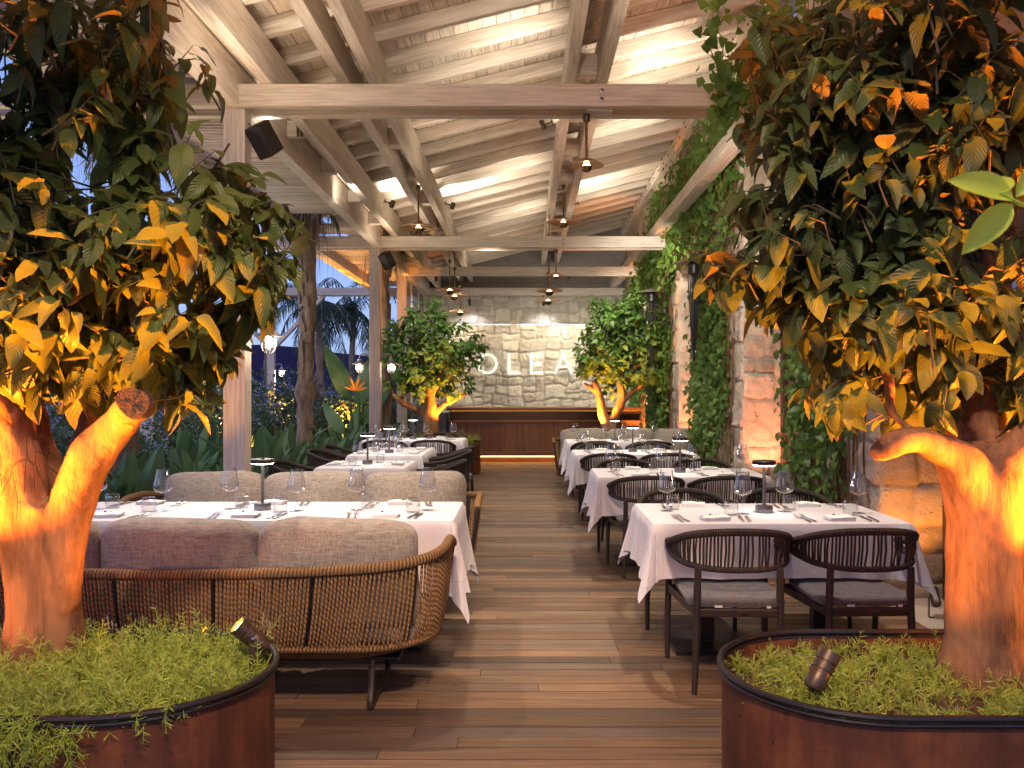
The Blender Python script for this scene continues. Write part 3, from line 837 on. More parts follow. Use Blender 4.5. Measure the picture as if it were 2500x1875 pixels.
cb = thing('tall_cabinet', 'pale blue cabinet doors left of the bar behind the small tree', 'cabinet', (-2.2, 18.4, 0))
mb = MB(); mb.box2((-.36, 0, 0), (.33, .5, 1.18)); mb.build('carcass', 'cabinet_blue', cb, bevel=.004)
for k in range(3):
    mb = MB(); mb.box2((-.35+k*.228, -.02, .05), (-.35+k*.228+.22, -.002, 1.15)); dd = mb.build('door', 'cabinet_blue', cb, bevel=.003)
    mb = MB(); mb.tube([(-.35+k*.228+.2, -.04, .7), (-.35+k*.228+.2, -.04, .9)], .006, 6); mb.build('handle', 'steel_grey', dd, True)
cb = thing('low_cabinet', 'dark blue grey side cabinet against the left end of the bar', 'cabinet', (-1.73, 17.55, 0))
mb = MB(); mb.box2((-.16, 0, 0), (.14, .6, .98)); mb.build('carcass', 'cabinet_grey', cb, bevel=.004)
mb = MB(); mb.box2((-.17, -.02, .98), (.145, .62, 1.01)); mb.build('worktop', 'tag_white', cb, bevel=.003)
mb = MB(); mb.box2((-.145, -.018, .06), (.125, -.002, .95)); mb.build('door', 'cabinet_grey', cb, bevel=.003)

gp = thing('glass_partition', 'tall clear glass partition between the last post and the end wall', 'partition', (-2.5, 17.55, 0))
mb = MB()
for yy in (0, 1.2, 2.4, 3.6): mb.box2((-.03, yy-.03, 0), (.03, yy+.03, BT-.01))
mb.box2((-.028, .032, 0), (.028, 3.57, .08)); mb.build('frame', 'white_timber', gp)
mb = MB(); mb.box2((-.005, .032, .08), (.005, 3.57, BT-.02)); mb.build('pane', 'window_glass', gp)
# ================================================================== rounded oblong planters
def rr_outline(x0, x1, y0, y1, r, n=12):
    P = []
    for cx, cy, a0 in ((x1-r, y1-r, 0), (x0+r, y1-r, PI/2), (x0+r, y0+r, PI), (x1-r, y0+r, 1.5*PI)):
        for k in range(n+1):
            a = a0+PI/2*k/n; P.append((cx+r*math.cos(a), cy+r*math.sin(a)))
    return P
def prism(mb, P, z0, z1, bottom=False, top=False):
    n = len(P); V = [(x, y, z0) for x, y in P]+[(x, y, z1) for x, y in P]
    mb.add(V, [(i, (i+1) % n, n+(i+1) % n, n+i) for i in range(n)]+([tuple(range(n, 2*n))] if top else []), None, .5)
PHT = .60
def planter(label, x0, x1, y0, y1, r, name='steel_planter', dz=0):
    t = thing(name, label, 'planter', ((x0+x1)/2, (y0+y1)/2, 0))
    cx, cy = (x0+x1)/2, (y0+y1)/2; a = rr_outline(x0-cx, x1-cx, y0-cy, y1-cy, r); b = rr_outline(x0-cx+.012, x1-cx-.012, y0-cy+.012, y1-cy-.012, r-.012)
    h = PHT+dz
    mb = MB(); prism(mb, a, 0, h-.03); prism(mb, list(reversed(b)), h-.3, h-.03); mb.build('wall', 'corten', t, True)
    mb = MB(); o2 = rr_outline(x0-cx-.004, x1-cx+.004, y0-cy-.004, y1-cy+.004, r)
    mb.tube([(x, y, h-.012) for x, y in o2], .0105, 8, False, closed=True); mb.tube([(x, y, h-.030) for x, y in o2], .007, 8, False, closed=True)
    mb.build('rim', 'black_metal', t, True)
    # soil with lumps
    n = 46; V = []; 
    X, Y = np.meshgrid(np.linspace(x0-cx+.01, x1-cx-.01, n*2), np.linspace(y0-cy+.01, y1-cy-.01, n))
    rad = r-.012; hx = (x1-x0)/2-.012; hy = (y1-y0)/2-.012
    qx = np.clip(np.abs(X)-(hx-rad), 0, None); qy = np.clip(np.abs(Y)-(hy-rad), 0, None); d = np.sqrt(qx**2+qy**2)
    s = np.where(d > rad, rad/np.maximum(d, 1e-6), 1)
    X = np.where(d > rad, np.sign(X)*(np.abs(X)-qx+qx*s), X); Y = np.where(d > rad, np.sign(Y)*(np.abs(Y)-qy+qy*s), Y)
    Z = h-.085+(vnoise(X+7, Y+7, 14, 3)-.5)*.035+(vnoise(X+7, Y+7, 40, 4)-.5)*.015
    idx = np.arange(X.size).reshape(X.shape); Q = np.stack([idx[:-1, :-1], idx[:-1, 1:], idx[1:, 1:], idx[1:, :-1]], -1).reshape(-1, 4)
    arr_mesh('soil', np.stack([X.ravel(), Y.ravel(), Z.ravel()], 1), Q, 'soil', t)
    return t
planter('long rounded rusty steel planter at the front left corner holding the larger leaning tree', -2.75, -.79, 2.24, 3.04, .40)
planter('long rounded rusty steel planter at the front right corner holding the arching tree', .62, 2.60, 2.24, 3.04, .40)
planter('small rusty steel planter at the end of the left tables before the bar', -2.45, -.77, 14.5, 15.3, .38)
planter('rusty steel planter behind the sofa at the far right table', .55, 2.3, 14.3, 15.1, .38)

# spiky green ground cover
def sprigs(name, label, n, region, zf, seed, hgt=(.035, .10), trails=()):
    r = np.random.default_rng(seed); P = []; D = []; L = []; Rn = []; stems = MB()
    def sprig(b, dirv, ln, needles, nl, hue, sag=0):
        pts = [b]; d = unit(dirv); p = b.copy()
        for k in range(4):
            d = unit(d+r.normal(size=3)*.28+np.array([0, 0, -sag*.25])); p = p+d*ln/4; pts.append(p.copy())
        stems.tube([Vector(q) for q in pts], [.0018, .0016, .0014, .0012, .0008], 3, False, .5)
        for k in range(needles):
            f = (k+.5)/needles*4; i = min(3, int(f)); q = pts[i]+(pts[i+1]-pts[i])*(f-i)
            ax = unit(pts[i+1]-pts[i]); rd = unit(np.cross(ax, r.normal(size=3)))
            P.append(q); D.append(unit(rd+ax*r.uniform(.3, 1.0))); L.append(nl*r.uniform(.6, 1.15)*(1-.4*(k/needles)**3)); Rn.append(min(.999, max(0, hue+r.normal()*.12)))
    for _ in range(n):
        b = region(r)
        if b is None: continue
        x, y = b; ln = r.uniform(*hgt)*(1.6 if r.random() < .08 else 1)
        hue = .25+.55*r.random() if r.random() > .1 else .99
        sprig(np.array([x, y, zf]), np.array([r.normal()*.45, r.normal()*.45, 1.0]), ln, int(12+ln*130), .034, hue)
    for (x, y, z, dx, dy, m, ln, sg) in trails:
        for _ in range(m):
            sprig(np.array([x+r.normal()*.03, y+r.normal()*.012, z+r.uniform(-.02, .03)]), np.array([dx+r.normal()*.4, dy+r.normal()*.15, -.5+r.normal()*.3]), ln*r.uniform(.5, 1.1), 34, .032, .3+.5*r.random(), sg)
    P = np.array(P); D = np.array(D); L = np.array(L); Nn = r.normal(size=P.shape)
    tpl = leaf_templates(4, 3, 1, .125, .5, 0, 0, seed, 1.0)
    o = leaves_obj(name, tpl, P, D, Nn, L, np.array(Rn), 'herb_leaf', None)
    tag(o, label, 'ground cover', None, 'stuff')
    # stems belong to the same carpet
    s = stems.build('stems', 'herb_leaf', o); 
    return o
def reg(x0, x1, y0, y1, r0, hole):
    def f(r):
        x = r.uniform(x0, x1); y = r.uniform(y0, y1)
        qx = max(0, abs(x-(x0+x1)/2)-((x1-x0)/2-r0)); qy = max(0, abs(y-(y0+y1)/2)-((y1-y0)/2-r0))
        if qx*qx+qy*qy > r0*r0: return None
        if (x-hole[0])**2+(y-hole[1])**2 < hole[2]**2: return None
        return x, y
    return f
tl = [(-1.30, 2.24, .60, -.2, -.9, 26, .20, 1.2), (-1.22, 2.23, .56, .1, -.7, 12, .16, 1.5), (-1.45, 2.24, .60, -.1, -.9, 60, .24, 1.3), (-1.5, 2.21, .52, 0, -.8, 60, .24, 1.5), (-1.62, 2.22, .58, .1, -.9, 60, .26, 1.3),
      (-1.4, 2.2, .48, 0, -.4, 34, .2, 1.6), (-1.55, 2.18, .42, 0, -.4, 50, .22, 1.8), (-1.5, 2.18, .34, 0, -.3, 40, .22, 2), (-1.02, 2.30, .60, .25, -.7, 5, .10, 1.0), (-.93, 2.34, .59, .3, -.6, 3, .08, 1.0)]
sprigs('ground_cover', 'spiky green creeping herb filling the front left planter and spilling over its rim', 2500, reg(-2.6, -.82, 2.27, 3.0, .37, (-1.6, 2.82, .10)), PHT-.075, 5, (.06, .15), tl)
tr = [(1.62, 2.24, .60, .1, -.8, 4, .10, 1.2), (1.68, 2.22, .55, .1, -.5, 6, .14, 1.8), (1.72, 2.21, .47, .3, -.3, 6, .11, 1.2), (1.55, 2.25, .60, .1, -.8, 4, .08, 1.0), (.78, 2.62, .6, -.4, -.2, 3, .06, .5)]
sprigs('ground_cover', 'sparser green herb with dry stems covering the front right planter', 1200, reg(.66, 2.56, 2.28, 3.0, .36, (1.47, 2.72, .12)), PHT-.085, 6, (.035, .10), tr)
sprigs('ground_cover', 'small tuft of green herb in the far left planter', 500, reg(-2.4, -.78, 14.5, 15.2, .3, (-1.65, 15, .1)), PHT-.06, 8, (.10, .2), [(-.9, 14.5, .6, 0, -1, 10, .2, 1)])

# ================================================================== trees
def sc(px, py, Y=2.8): 
    v = at(px, py, Y); return (v.x, v.y, v.z)
def K(px, py, Y): return sc(px, py, Y)
tL = thing('citrus_tree', 'large leaning tree with forked pale trunk and sawn stump in the front left planter', 'tree')
bx, by = -1.60, 2.84
tubes = [
 ([K(110, 1690, 2.84), K(108, 1600, 2.84), K(106, 1480, 2.84), K(106, 1350, 2.84), K(108, 1230, 2.85)], [.150, .128, .112, .112, .132]),
 ([K(66, 1500, 2.82), K(58, 1360, 2.80), K(48, 1240, 2.79), K(40, 1150, 2.80), K(15, 1040, 2.80), K(-45, 900, 2.80), K(-110, 700, 2.85)], [.055, .070, .088, .086, .074, .058, .04]),
 ([K(152, 1480, 2.82), K(158, 1330, 2.80), K(176, 1220, 2.80), K(220, 1120, 2.78), K(266, 1060, 2.77), K(306, 1012, 2.74), K(322, 990, 2.67), K(324, 984, 2.61)], [.050, .062, .070, .066, .058, .052, .048, .043]),
 ([K(110, 1300, 2.88), K(112, 1180, 2.92), K(90, 1050, 3.0), K(80, 900, 3.05), K(100, 700, 3.1)], [.075, .070, .045, .035, .025]),
 ([K(190, 1180, 2.90), K(215, 1060, 2.98), K(230, 950, 3.0), K(250, 760, 3.0), K(260, 600, 2.95)], [.055, .045, .036, .028, .018]),
 ([K(270, 1060, 2.82), K(320, 1000, 2.86), K(400, 920, 2.88), K(460, 850, 2.86), K(520, 740, 2.8)], [.040, .036, .028, .020, .012]),
 ([K(345, 1012, 2.70), K(356, 960, 2.72), K(358, 860, 2.72), K(400, 700, 2.7)], [.014, .012, .012, .008]),
]
organic('trunk', tubes, 'bark', tL, .0095, 8, .014)
c0 = Vector(K(324, 983, 2.593)); dv = (Vector((0.10, -1.0, .12))).normalized()
mb = MB(); e1 = dv.cross(Vector((0, 0, 1))).normalized(); e2 = e1.cross(dv)
ring = []; 
for k in range(26):
    a = 2*PI*k/26; rr = .0465*(1+.10*math.sin(2*a+.5)+.06*math.sin(3*a)); ring.append(c0+(e1*math.cos(a)+e2*math.sin(a)*1.05)*rr)
back = [p-dv*.05+(p-c0)*.06 for p in ring]; mid = [c0+(p-c0)*.5+dv*R.uniform(-.002, .002) for p in ring]
V = back+ring+mid+[c0]; n = 26
mb.add(V, [(i, (i+1) % n, n+(i+1) % n, n+i) for i in range(n)]+[(n+i, n+(i+1) % n, 2*n+(i+1) % n, 2*n+i) for i in range(n)]+[(2*n+i, 2*n+(i+1) % n, 3*n) for i in range(n)])
mb.build('sawn_face', 'cut_wood', tL, True)

Y0 = 2.85
def LP(px, py, r, Y=Y0, dy=.42, w=None):
    v = at(px, py, Y); k = r*Y/F; return (v.x, v.y, v.z, k, dy, k, w if w else r*r)
lumpsL = [LP(60, 90, 190), LP(260, 60, 150), LP(400, 30, 95), LP(20, 280, 170), LP(-80, 500, 240), LP(330, 230, 110), LP(310, 400, 90, w=14000),
 LP(90, 560, 190), LP(280, 570, 160), LP(440, 590, 130), LP(560, 560, 110), LP(505, 420, 85), LP(560, 350, 50, dy=.15), LP(650, 470, 50, dy=.15), LP(620, 640, 100), LP(700, 620, 45, dy=.12, w=2500), LP(640, 720, 70, dy=.2),
 LP(60, 760, 170), LP(250, 760, 150), LP(420, 770, 130), LP(540, 830, 80, dy=.3), LP(60, 900, 90), LP(220, 900, 60, dy=.3), LP(480, 900, 60, dy=.2), LP(400, 880, 60, dy=.2)]
skyholes = [(205, 365, 62), (265, 330, 35), (450, 440, 34), (430, 330, 30), (425, 250, 36)]
def avL(p):
    px = CX+p[0]*F/p[1]; py = CY-(p[2]-H)*F/p[1]
    if 500 < px and py < 290: return True
    if px > 250 and py > 960: return True
    for (x, y, r) in skyholes:
        if (px-x)**2+(py-y)**2 < (r*1.35)**2: return True
    return False
tpl_big = leaf_templates(16, 8, 4, .47, .95, .16, .32, 3)
core = K(200, 900, 2.9)
A, tw = cluster_crown(lumpsL, 520, 6, .145, core, 1.0, .75, .2, face=(.1, -.3, 0), avoid=avL)
leaves_obj('crown', tpl_big, *A, 'citrus_leaf', tL)
twig_mesh(tw, .003).build('twigwork', 'twig', tL)
mb = MB()
for l in lumpsL[::1]:
    s = Vector(K(240, 900, 2.95)) if l[0] > -1.5 else Vector(K(40, 900, 2.9)); e = Vector(l[:3]); m = (s+e)/2+Vector((R.uniform(-.04, .04), .05, R.uniform(-.04, .04)))
    mb.tube([s, m, e], [.014, .009, .004], 6, False)
mb.build('branches', 'twig', tL, True)

tR = thing('citrus_tree', 'large tree with thick trunk and a bare arching limb in the front right planter', 'tree')
tubes = [
 ([K(2412, 1730, 2.74), K(2410, 1640, 2.74), K(2404, 1540, 2.74), K(2402, 1400, 2.74), K(2404, 1270, 2.74), K(2408, 1180, 2.76), K(2420, 1090, 2.78)], [.165, .140, .112, .106, .110, .124, .09]),
 ([K(2380, 1240, 2.74), K(2350, 1150, 2.72), K(2300, 1100, 2.70), K(2240, 1073, 2.68), K(2180, 1085, 2.66), K(2128, 1112, 2.65)], [.09, .080, .056, .040, .034, .022]),
 ([K(2440, 1230, 2.74), K(2475, 1120, 2.72), K(2530, 1050, 2.7), K(2620, 960, 2.7)], [.08, .066, .05, .04]),
 ([K(2400, 1120, 2.85), K(2400, 900, 2.95), K(2425, 650, 3.0), K(2440, 480, 3.05), K(2430, 300, 3.05), K(2400, 100, 3.0)], [.085, .066, .062, .056, .04, .025]),
 ([K(2370, 1130, 2.86), K(2290, 1000, 2.9), K(2215, 780, 2.95), K(2180, 600, 2.92), K(2140, 500, 2.88), K(2080, 420, 2.8)], [.06, .045, .040, .036, .018, .010]),
 ([K(2185, 620, 2.92), K(2210, 540, 2.95), K(2230, 430, 3.0), K(2230, 250, 3.0)], [.028, .022, .016, .010]),
 ([K(2260, 1076, 2.70), K(2180, 1010, 2.74), K(2170, 930, 2.74), K(2120, 800, 2.7)], [.016, .013, .010, .006]),
]
organic('trunk', tubes, 'bark', tR, .0095, 8, .014)
lumpsR = [LP(2330, 60, 190), LP(2100, 90, 150), LP(1950, 110, 100), LP(1870, 60, 60, w=2500), LP(2470, 230, 150), LP(2250, 250, 170), LP(2040, 260, 150), LP(1900, 260, 90), LP(1850, 230, 50, dy=.15),
 LP(2420, 420, 120), LP(2240, 420, 130), LP(2080, 420, 130), LP(1930, 430, 100), LP(1850, 470, 60, dy=.2), LP(2380, 620, 120, w=9000), LP(2220, 600, 110, w=5000), LP(2050, 600, 130), LP(1900, 610, 100), LP(1800, 620, 70), LP(1740, 620, 30, dy=.1),
 LP(2450, 760, 130), LP(2280, 760, 130), LP(2130, 740, 120), LP(2000, 720, 90), LP(1940, 690, 60), LP(2360, 900, 110, w=9000), LP(2230, 880, 100), LP(2090, 860, 100), LP(2010, 960, 60), LP(2130, 980, 70, w=4000), LP(2470, 950, 70), LP(2260, 980, 60, w=3000), LP(2400, 1060, 30, dy=.1)]
def avR(p):
    px = CX+p[0]*F/p[1]; py = CY-(p[2]-H)*F/p[1]
    if px < 1790 and py < 560: return True
    if py > 1060 and px < 2350: return True
    return False
A, tw = cluster_crown(lumpsR, 560, 6, .140, K(2250, 800, 2.9), .85, .8, .2, face=(-.1, -.3, 0), avoid=avR)
leaves_obj('crown', tpl_big, *A, 'dark_leaf', tR)
twig_mesh(tw, .003).build('twigwork', 'twig', tR)
mb = MB()
for l in lumpsR:
    s = Vector(K(2240, 850, 2.93)) if l[0] < 1.3 else Vector(K(2420, 700, 3.0)); e = Vector(l[:3]); m = (s+e)/2+Vector((R.uniform(-.04, .04), .05, R.uniform(-.04, .04)))
    mb.tube([s, m, e], [.016, .010, .004], 6, False)
mb.build('branches', 'twig', tR, True)

# out of focus sprig close to the camera on the right
sg = thing('leafy_sprig', 'blurred bright green sprig of three leaves reaching in from the right edge', 'plant')
Yf = .66
def q(px, py, Y=Yf): return np.array(K(px, py, Y))
P = [q(2475, 490), q(2440, 470), q(2470, 498), q(2480, 480)]; D = [q(2330, 430)-q(2475, 490), q(2480, 400, .68)-q(2440, 470), q(2378, 590)-q(2470, 498), q(2560, 380)-q(2480, 480)]
L = [.053, .028, .053, .045]
tp = leaf_templates(4, 8, 4, .42, .3, .05, .25, 12)
leaves_obj('leaves', tp, np.array(P), np.array(D), np.array([[.2, -.9, .5]]*4), np.array(L), np.array([.8, .9, .7, .8]), 'sprig_leaf', sg)
mb = MB(); mb.tube([Vector(q(2600, 560)), Vector(q(2520, 510)), Vector(q(2475, 490)), Vector(q(2440, 470))], [.0025, .002, .0016, .0012], 8); mb.build('stem', 'sprig_leaf', sg, True)

# smaller trees at the far end
tpl_s = leaf_templates(6, 4, 2, .48, .5, .08, .25, 4)
def small_tree(label, limbs, lumps, n, core, seed):
    t = thing('citrus_tree', label, 'tree'); organic('trunk', limbs, 'bark', t, .016, 5, .016)
    A, tw = cluster_crown(lumps, n, 8, .155, core, .55, .85, .3, face=(0, -.5, 0))
    leaves_obj('crown', tpl_s, *A, 'small_leaf', t); twig_mesh(tw, .005).build('twigwork', 'twig', t)
    mb = MB()
    for l in lumps:
        e = Vector(l[:3]); s = Vector(core); m = (s+e)/2+Vector((R.uniform(-.1, .1), .05, -.05)); mb.tube([s, m, e], [.022, .014, .006], 5, False)
    mb.build('branches', 'twig', t)
def k15(px, py, Y=14.95): return K(px, py, Y)
small_tree('small rounded tree with spreading limbs at the far left planter', [
 ([k15(1054, 1100), k15(1053, 1040), k15(1050, 1000), k15(1046, 930)], [.15, .13, .12, .08]),
 ([k15(1050, 1020), k15(1018, 1000), k15(985, 985), k15(960, 962)], [.08, .06, .05, .035]),
 ([k15(1056, 1020), k15(1075, 995), k15(1100, 980), k15(1140, 960)], [.07, .05, .042, .025]),
 ([k15(1046, 960), k15(1035, 900), k15(1010, 850)], [.08, .05, .03]), ([k15(1050, 970), k15(1080, 910), k15(1110, 850)], [.06, .045, .025])],
 [LP(1030, 800, 75, 14.95, .55), LP(960, 850, 65, 14.95, .5), LP(1110, 850, 75, 14.95, .5), LP(1040, 890, 85, 14.95, .55), LP(1170, 840, 32, 14.95, .2), LP(985, 920, 55, 14.95, .4), LP(1120, 930, 45, 14.95, .4), LP(1050, 945, 50, 14.95, .3, 1500), LP(955, 800, 25, 14.95, .2), LP(1060, 750, 25, 14.95, .2)],
 380, k15(1050, 920), 1)
small_tree('small twin stemmed tree behind the far right sofa', [
 ([k15(1492, 1110, 14.6), k15(1486, 1060, 14.6), k15(1472, 1010, 14.6), k15(1462, 960, 14.6), k15(1450, 930, 14.6)], [.13, .10, .085, .07, .05]),
 ([k15(1490, 1080, 14.6), k15(1500, 1020, 14.6), k15(1518, 975, 14.6), k15(1516, 920, 14.6), k15(1516, 890, 14.6)], [.10, .085, .08, .06, .04]),
 ([k15(1516, 980, 14.6), k15(1540, 960, 14.6), k15(1570, 935, 14.6)], [.07, .05, .035]), ([k15(1462, 960, 14.6), k15(1440, 945, 14.6), k15(1425, 935, 14.6)], [.05, .04, .025]),
 ([k15(1520, 930, 14.6), k15(1545, 905, 14.6), k15(1570, 880, 14.6)], [.05, .035, .02])],
 [LP(1480, 790, 70, 14.6, .6), LP(1560, 780, 80, 14.6, .6), LP(1470, 850, 65, 14.6, .5), LP(1550, 860, 85, 14.6, .6), LP(1620, 840, 50, 14.6, .5), LP(1430, 890, 32, 14.6, .3), LP(1500, 920, 50, 14.6, .4, 1600), LP(1600, 910, 45, 14.6, .4), LP(1412, 868, 20, 14.6, .15), LP(1535, 745, 30, 14.6, .2), LP(1470, 740, 20, 14.6, .15)],
 430, k15(1510, 880, 14.6), 2)

# ================================================================== climbing vines
tpl_v = leaf_templates(5, 3, 2, .80, .4, .05, .3, 9, .6)
def vine(label, areas, n, seed, size=.085):
    """areas: (kind, fixed, a0, a1, z0, z1, weight) kind 's' side face x fixed, 'f' front face y fixed"""
    r = np.random.default_rng(seed); t = thing('climbing_vine', label, 'vine'); P = []; D = []; N_ = []; L = []; Rn = []
    stems = MB(); ws = np.array([a[6] for a in areas], float); cnt = (ws/ws.sum()*n).astype(int)
    for a, m in zip(areas, cnt):
        kind, fx, a0, a1, z0, z1, _, thick = a
        for _ in range(max(4, m//28)):
            s = r.uniform(a0, a1); z = r.uniform(z0+(z1-z0)*.35, z1); pts = []; d = r.uniform(0, thick*.6)
            ln = r.uniform(.7, 1.9); k = 9; hue = r.random()
            for i in range(k):
                s += r.normal()*.045; dd = .04+d*(i/k)+.01*r.random(); zz = z-ln*i/k
                if zz < z0: break
                p = np.array([fx-dd, s, zz]) if kind == 's' else np.array([s, fx-dd, zz]); pts.append(p)
            if len(pts) < 3: continue
            stems.tube([Vector(p) for p in pts], .0045, 4, False)
            out = np.array([-1., -.35, 0]) if kind == 's' else np.array([-.35, -1., 0])
            for _ in range(28):
                f = r.uniform(0, len(pts)-1.01); i = int(f); p = pts[i]+(pts[i+1]-pts[i])*(f-i)
                P.append(p+r.normal(size=3)*np.array([.05, .06, .05])+out*r.uniform(0, .05)); D.append(unit(np.array([0, 0, -1.])+out*.35+r.normal(size=3)*.45)); N_.append(unit(out+r.normal(size=3)*.35+np.array([0, 0, .35])))
                L.append(size*r.uniform(.55, 1.3)); Rn.append(min(.99, max(0, hue*.5+r.random()*.5)))
    leaves_obj('foliage', tpl_v, np.array(P), np.array(D), np.array(N_), np.array(L), np.array(Rn), 'vine_leaf', t)
    # woody stems against the stone
    for a in areas[:2]:
        kind, fx, a0, a1, z0, z1, _, thick = a
        for _ in range(7 if kind == 's' else 0):
            s = r.uniform(a0, a1); pts = []; zz = 0.0
            while zz < z0+(z1-z0)*.6: pts.append((fx-.05+r.normal()*.008, s, zz) if kind == 's' else (s, fx-.05, zz)); s += r.normal()*.02; zz += .16
            if len(pts) > 2: stems.tube(pts, [.008]*len(pts), 5, False)
    stems.build('stems', 'bark', t)
vine('dense green vine on the pier beside the nearest right table', [('s', 2.5, 6.5, 7.75, .5, 3.0, 6, .10), ('s', 2.5, 6.1, 6.7, 1.3, 2.6, 1.2, .08), ('s', 2.5, 6.4, 7.8, 3.0, 4.8, 2, .2)], 2500, 1)
vine('dense curtain of green vine on the pier behind the second right table', [('s', 2.5, 10.1, 12.0, .15, 3.4, 8, .16), ('s', 2.5, 9.8, 12.0, 3.2, 5.4, 4, .35), ('s', 2.96, 7.9, 9.6, 2.9, 4.4, 1.4, .3)], 5000, 2)
vine('green vine hanging on the pier behind the third right table', [('s', 2.5, 14.2, 16.4, .2, 3.2, 6, .2), ('s', 2.5, 13.9, 16.4, 3.0, 5.3, 3.5, .45), ('s', 2.5, 12.0, 13.9, 3.3, 5.2, 2.2, .5)], 4200, 3, .10)
vine('sparse vine trailing over the far end of the stone wall', [('s', 2.5, 17.7, 20.5, .3, 3.6, 4, .2), ('s', 2.5, 16.4, 18.6, 3.2, 4.9, 2.2, .5)], 2300, 4, .11)
vine('loose vine shoots hanging above the right tree beside the roof', [('f', 6.4, 1.42, 2.2, 3.4, 4.9, 2, .25), ('f', 6.7, 1.7, 2.4, 3.6, 4.8, 2, .2)], 620, 5, .10)
# ================================================================== chair
def spline(pts, n):
    P = [Vector(p) for p in pts]; out = []
    m = len(P)-1
    for k in range(n+1):
        f = k/n*m; i = min(m-1, int(f)); t = f-i
        p0 = P[max(0, i-1)]; p1 = P[i]; p2 = P[i+1]; p3 = P[min(m, i+2)]; t2 = t*t; t3 = t2*t
        out.append(.5*((2*p1)+(-p0+p2)*t+(2*p0-5*p1+4*p2-p3)*t2+(-p0+3*p1-3*p2+p3)*t3))
    return out
def mirror(pts): return [(-x, y, z) for x, y, z in reversed(pts)]
def pillow(w, d, h, seed=0, e=.42, puff=1.0, nu=40, nv=20, dent=.0):
    """soft cushion: w wide (x), d thick (y), h high (z)"""
    r = random.Random(seed); mb = MB(); V = []
    def sp(a, e): return math.copysign(abs(a)**e, a)
    ph = [r.uniform(0, 6) for _ in range(6)]
    for j in range(nv+1):
        v = -PI/2+PI*j/nv
        for i in range(nu):
            u = 2*PI*i/nu
            # profile in the x-z plane is squarish, the thickness is puffy
            x = w/2*sp(math.cos(u), .32); z = h/2*sp(math.sin(u), .36); rad = max(0, math.cos(v))**.5
            y = d/2*sp(math.sin(v), .8)
            X = x*rad; Z = z*rad
            cx = abs(X)/(w/2); cz = abs(Z)/(h/2)
            k = 1+.045*(cx*cz)**3
            Z2 = Z*k + .010*math.sin(X*9+ph[0])+.006*math.sin(X*21+ph[1])*cz
            if Z > 0: Z2 -= dent*(1-cx**2)
            X2 = X*k + .006*math.sin(Z*14+ph[2])
            y2 = y*(1-.25*cx**6) + .008*math.sin(X*8+Z*7+ph[3])+.005*math.sin(X*19+Z*13+ph[4])
            V.append((X2, y2, Z2))
    Fs = []
    for j in range(nv):
        for i in range(nu):
            i2 = (i+1) % nu; Fs.append((j*nu+i, j*nu+i2, (j+1)*nu+i2, (j+1)*nu+i))
    mb.add(V, Fs, None, .5); return mb

def make_chair():
    t = thing('dining_chair', 'c', 'chair')
    for s in (-1, 1):
        mb = MB(); mb.tube([(s*.262, .285, 0), (s*.262, .275, .25), (s*.256, .262, .45), (s*.250, .250, .66)], [.013, .017, .018, .017], 10); mb.build('leg', 'chair_metal', t, True)
        mb = MB(); mb.tube([(s*.215, -.275, 0), (s*.205, -.262, .22), (s*.198, -.250, .42), (s*.196, -.262, .60)], [.013, .017, .019, .017], 10); mb.build('leg', 'chair_metal', t, True)
    mb = MB()
    for s in (-1, 1): mb.bar((s*.250, .255, .385), (s*.203, -.245, .385), .028, .042)
    mb.bar((-.235, .262, .385), (.235, .262, .385), .028, .042); mb.bar((-.185, -.252, .385), (.185, -.252, .385), .028, .042)
    mb.bar((-.22, .0, .372), (.22, .0, .372), .05, .012)
    fr = mb.build('seat_frame', 'chair_metal', t, bevel=.006, segs=2)
    mb = MB(); mb.box((.02, -.268, .385), (.045, .003, .016)); mb.build('badge', 'steel', fr, bevel=.001)
    # seat cushion, rounded slab
    o = rr_outline(-.238, .238, -.262, .262, .07, 6); n = len(o); V = []; prof = [(.03, .408), (.006, .412), (0, .425), (.0, .440), (.008, .450), (.03, .455)]
    for ins, z in prof:
        for x, y in o: 
            k = 1-ins/.25; V.append((x*k, y*k+0, z))
    mb = MB(); Fs = [(j*n+i, j*n+(i+1) % n, (j+1)*n+(i+1) % n, (j+1)*n+i) for j in range(len(prof)-1) for i in range(n)]
    Fs.append(tuple(reversed(range(n)))); Fs.append(tuple((len(prof)-1)*n+i for i in range(n))); mb.add(V, Fs, None, .5)
    cu = mb.build('seat_cushion', 'seat_fabric', t, True)
    mb = MB(); mb.box((-.10, -.272, .418), (.036, .003, .010)); mb.box((.14, -.270, .416), (.02, .003, .012)); mb.build('label_tag', 'tag_white', cu)
    up = [(-.250, .250, .662), (-.272, .17, .662), (-.292, .04, .675), (-.288, -.09, .705), (-.235, -.215, .748), (-.13, -.285, .772)]
    up = spline(up+[(0, -.303, .778)]+mirror(up), 90)
    lo = [(-.256, .20, .644), (-.280, .12, .640), (-.288, .02, .632), (-.276, -.08, .620), (-.232, -.19, .606), (-.13, -.262, .596)]
    lo = spline(lo+[(0, -.278, .593)]+mirror(lo), 90)
    mb = MB(); mb.tube(up, [.019]*91, 8); mb.tube(lo, [.016]*91, 8); mb.build('back_rail', 'rope_dark', t, True)
    mb = MB()
    for i in range(10, 81):
        f = i/90
        a = up[i]; b = lo[i]; off = Vector((0, 0, 0)); jit = R.uniform(-.15, .15)
        mid = (a+b)/2 + Vector((a.x*.02, a.y*.03, 0))
        if i % 5 != 4 or R.random() < .5: mb.tube([a, mid+Vector((R.uniform(-.004, .004), 0, 0)), b+Vector((R.uniform(-.004, .004), 0, 0))], .0054, 5, False)
    mb.build('rope_back', 'rope_dark', t, True)
    return t
chairP = Proto(make_chair())
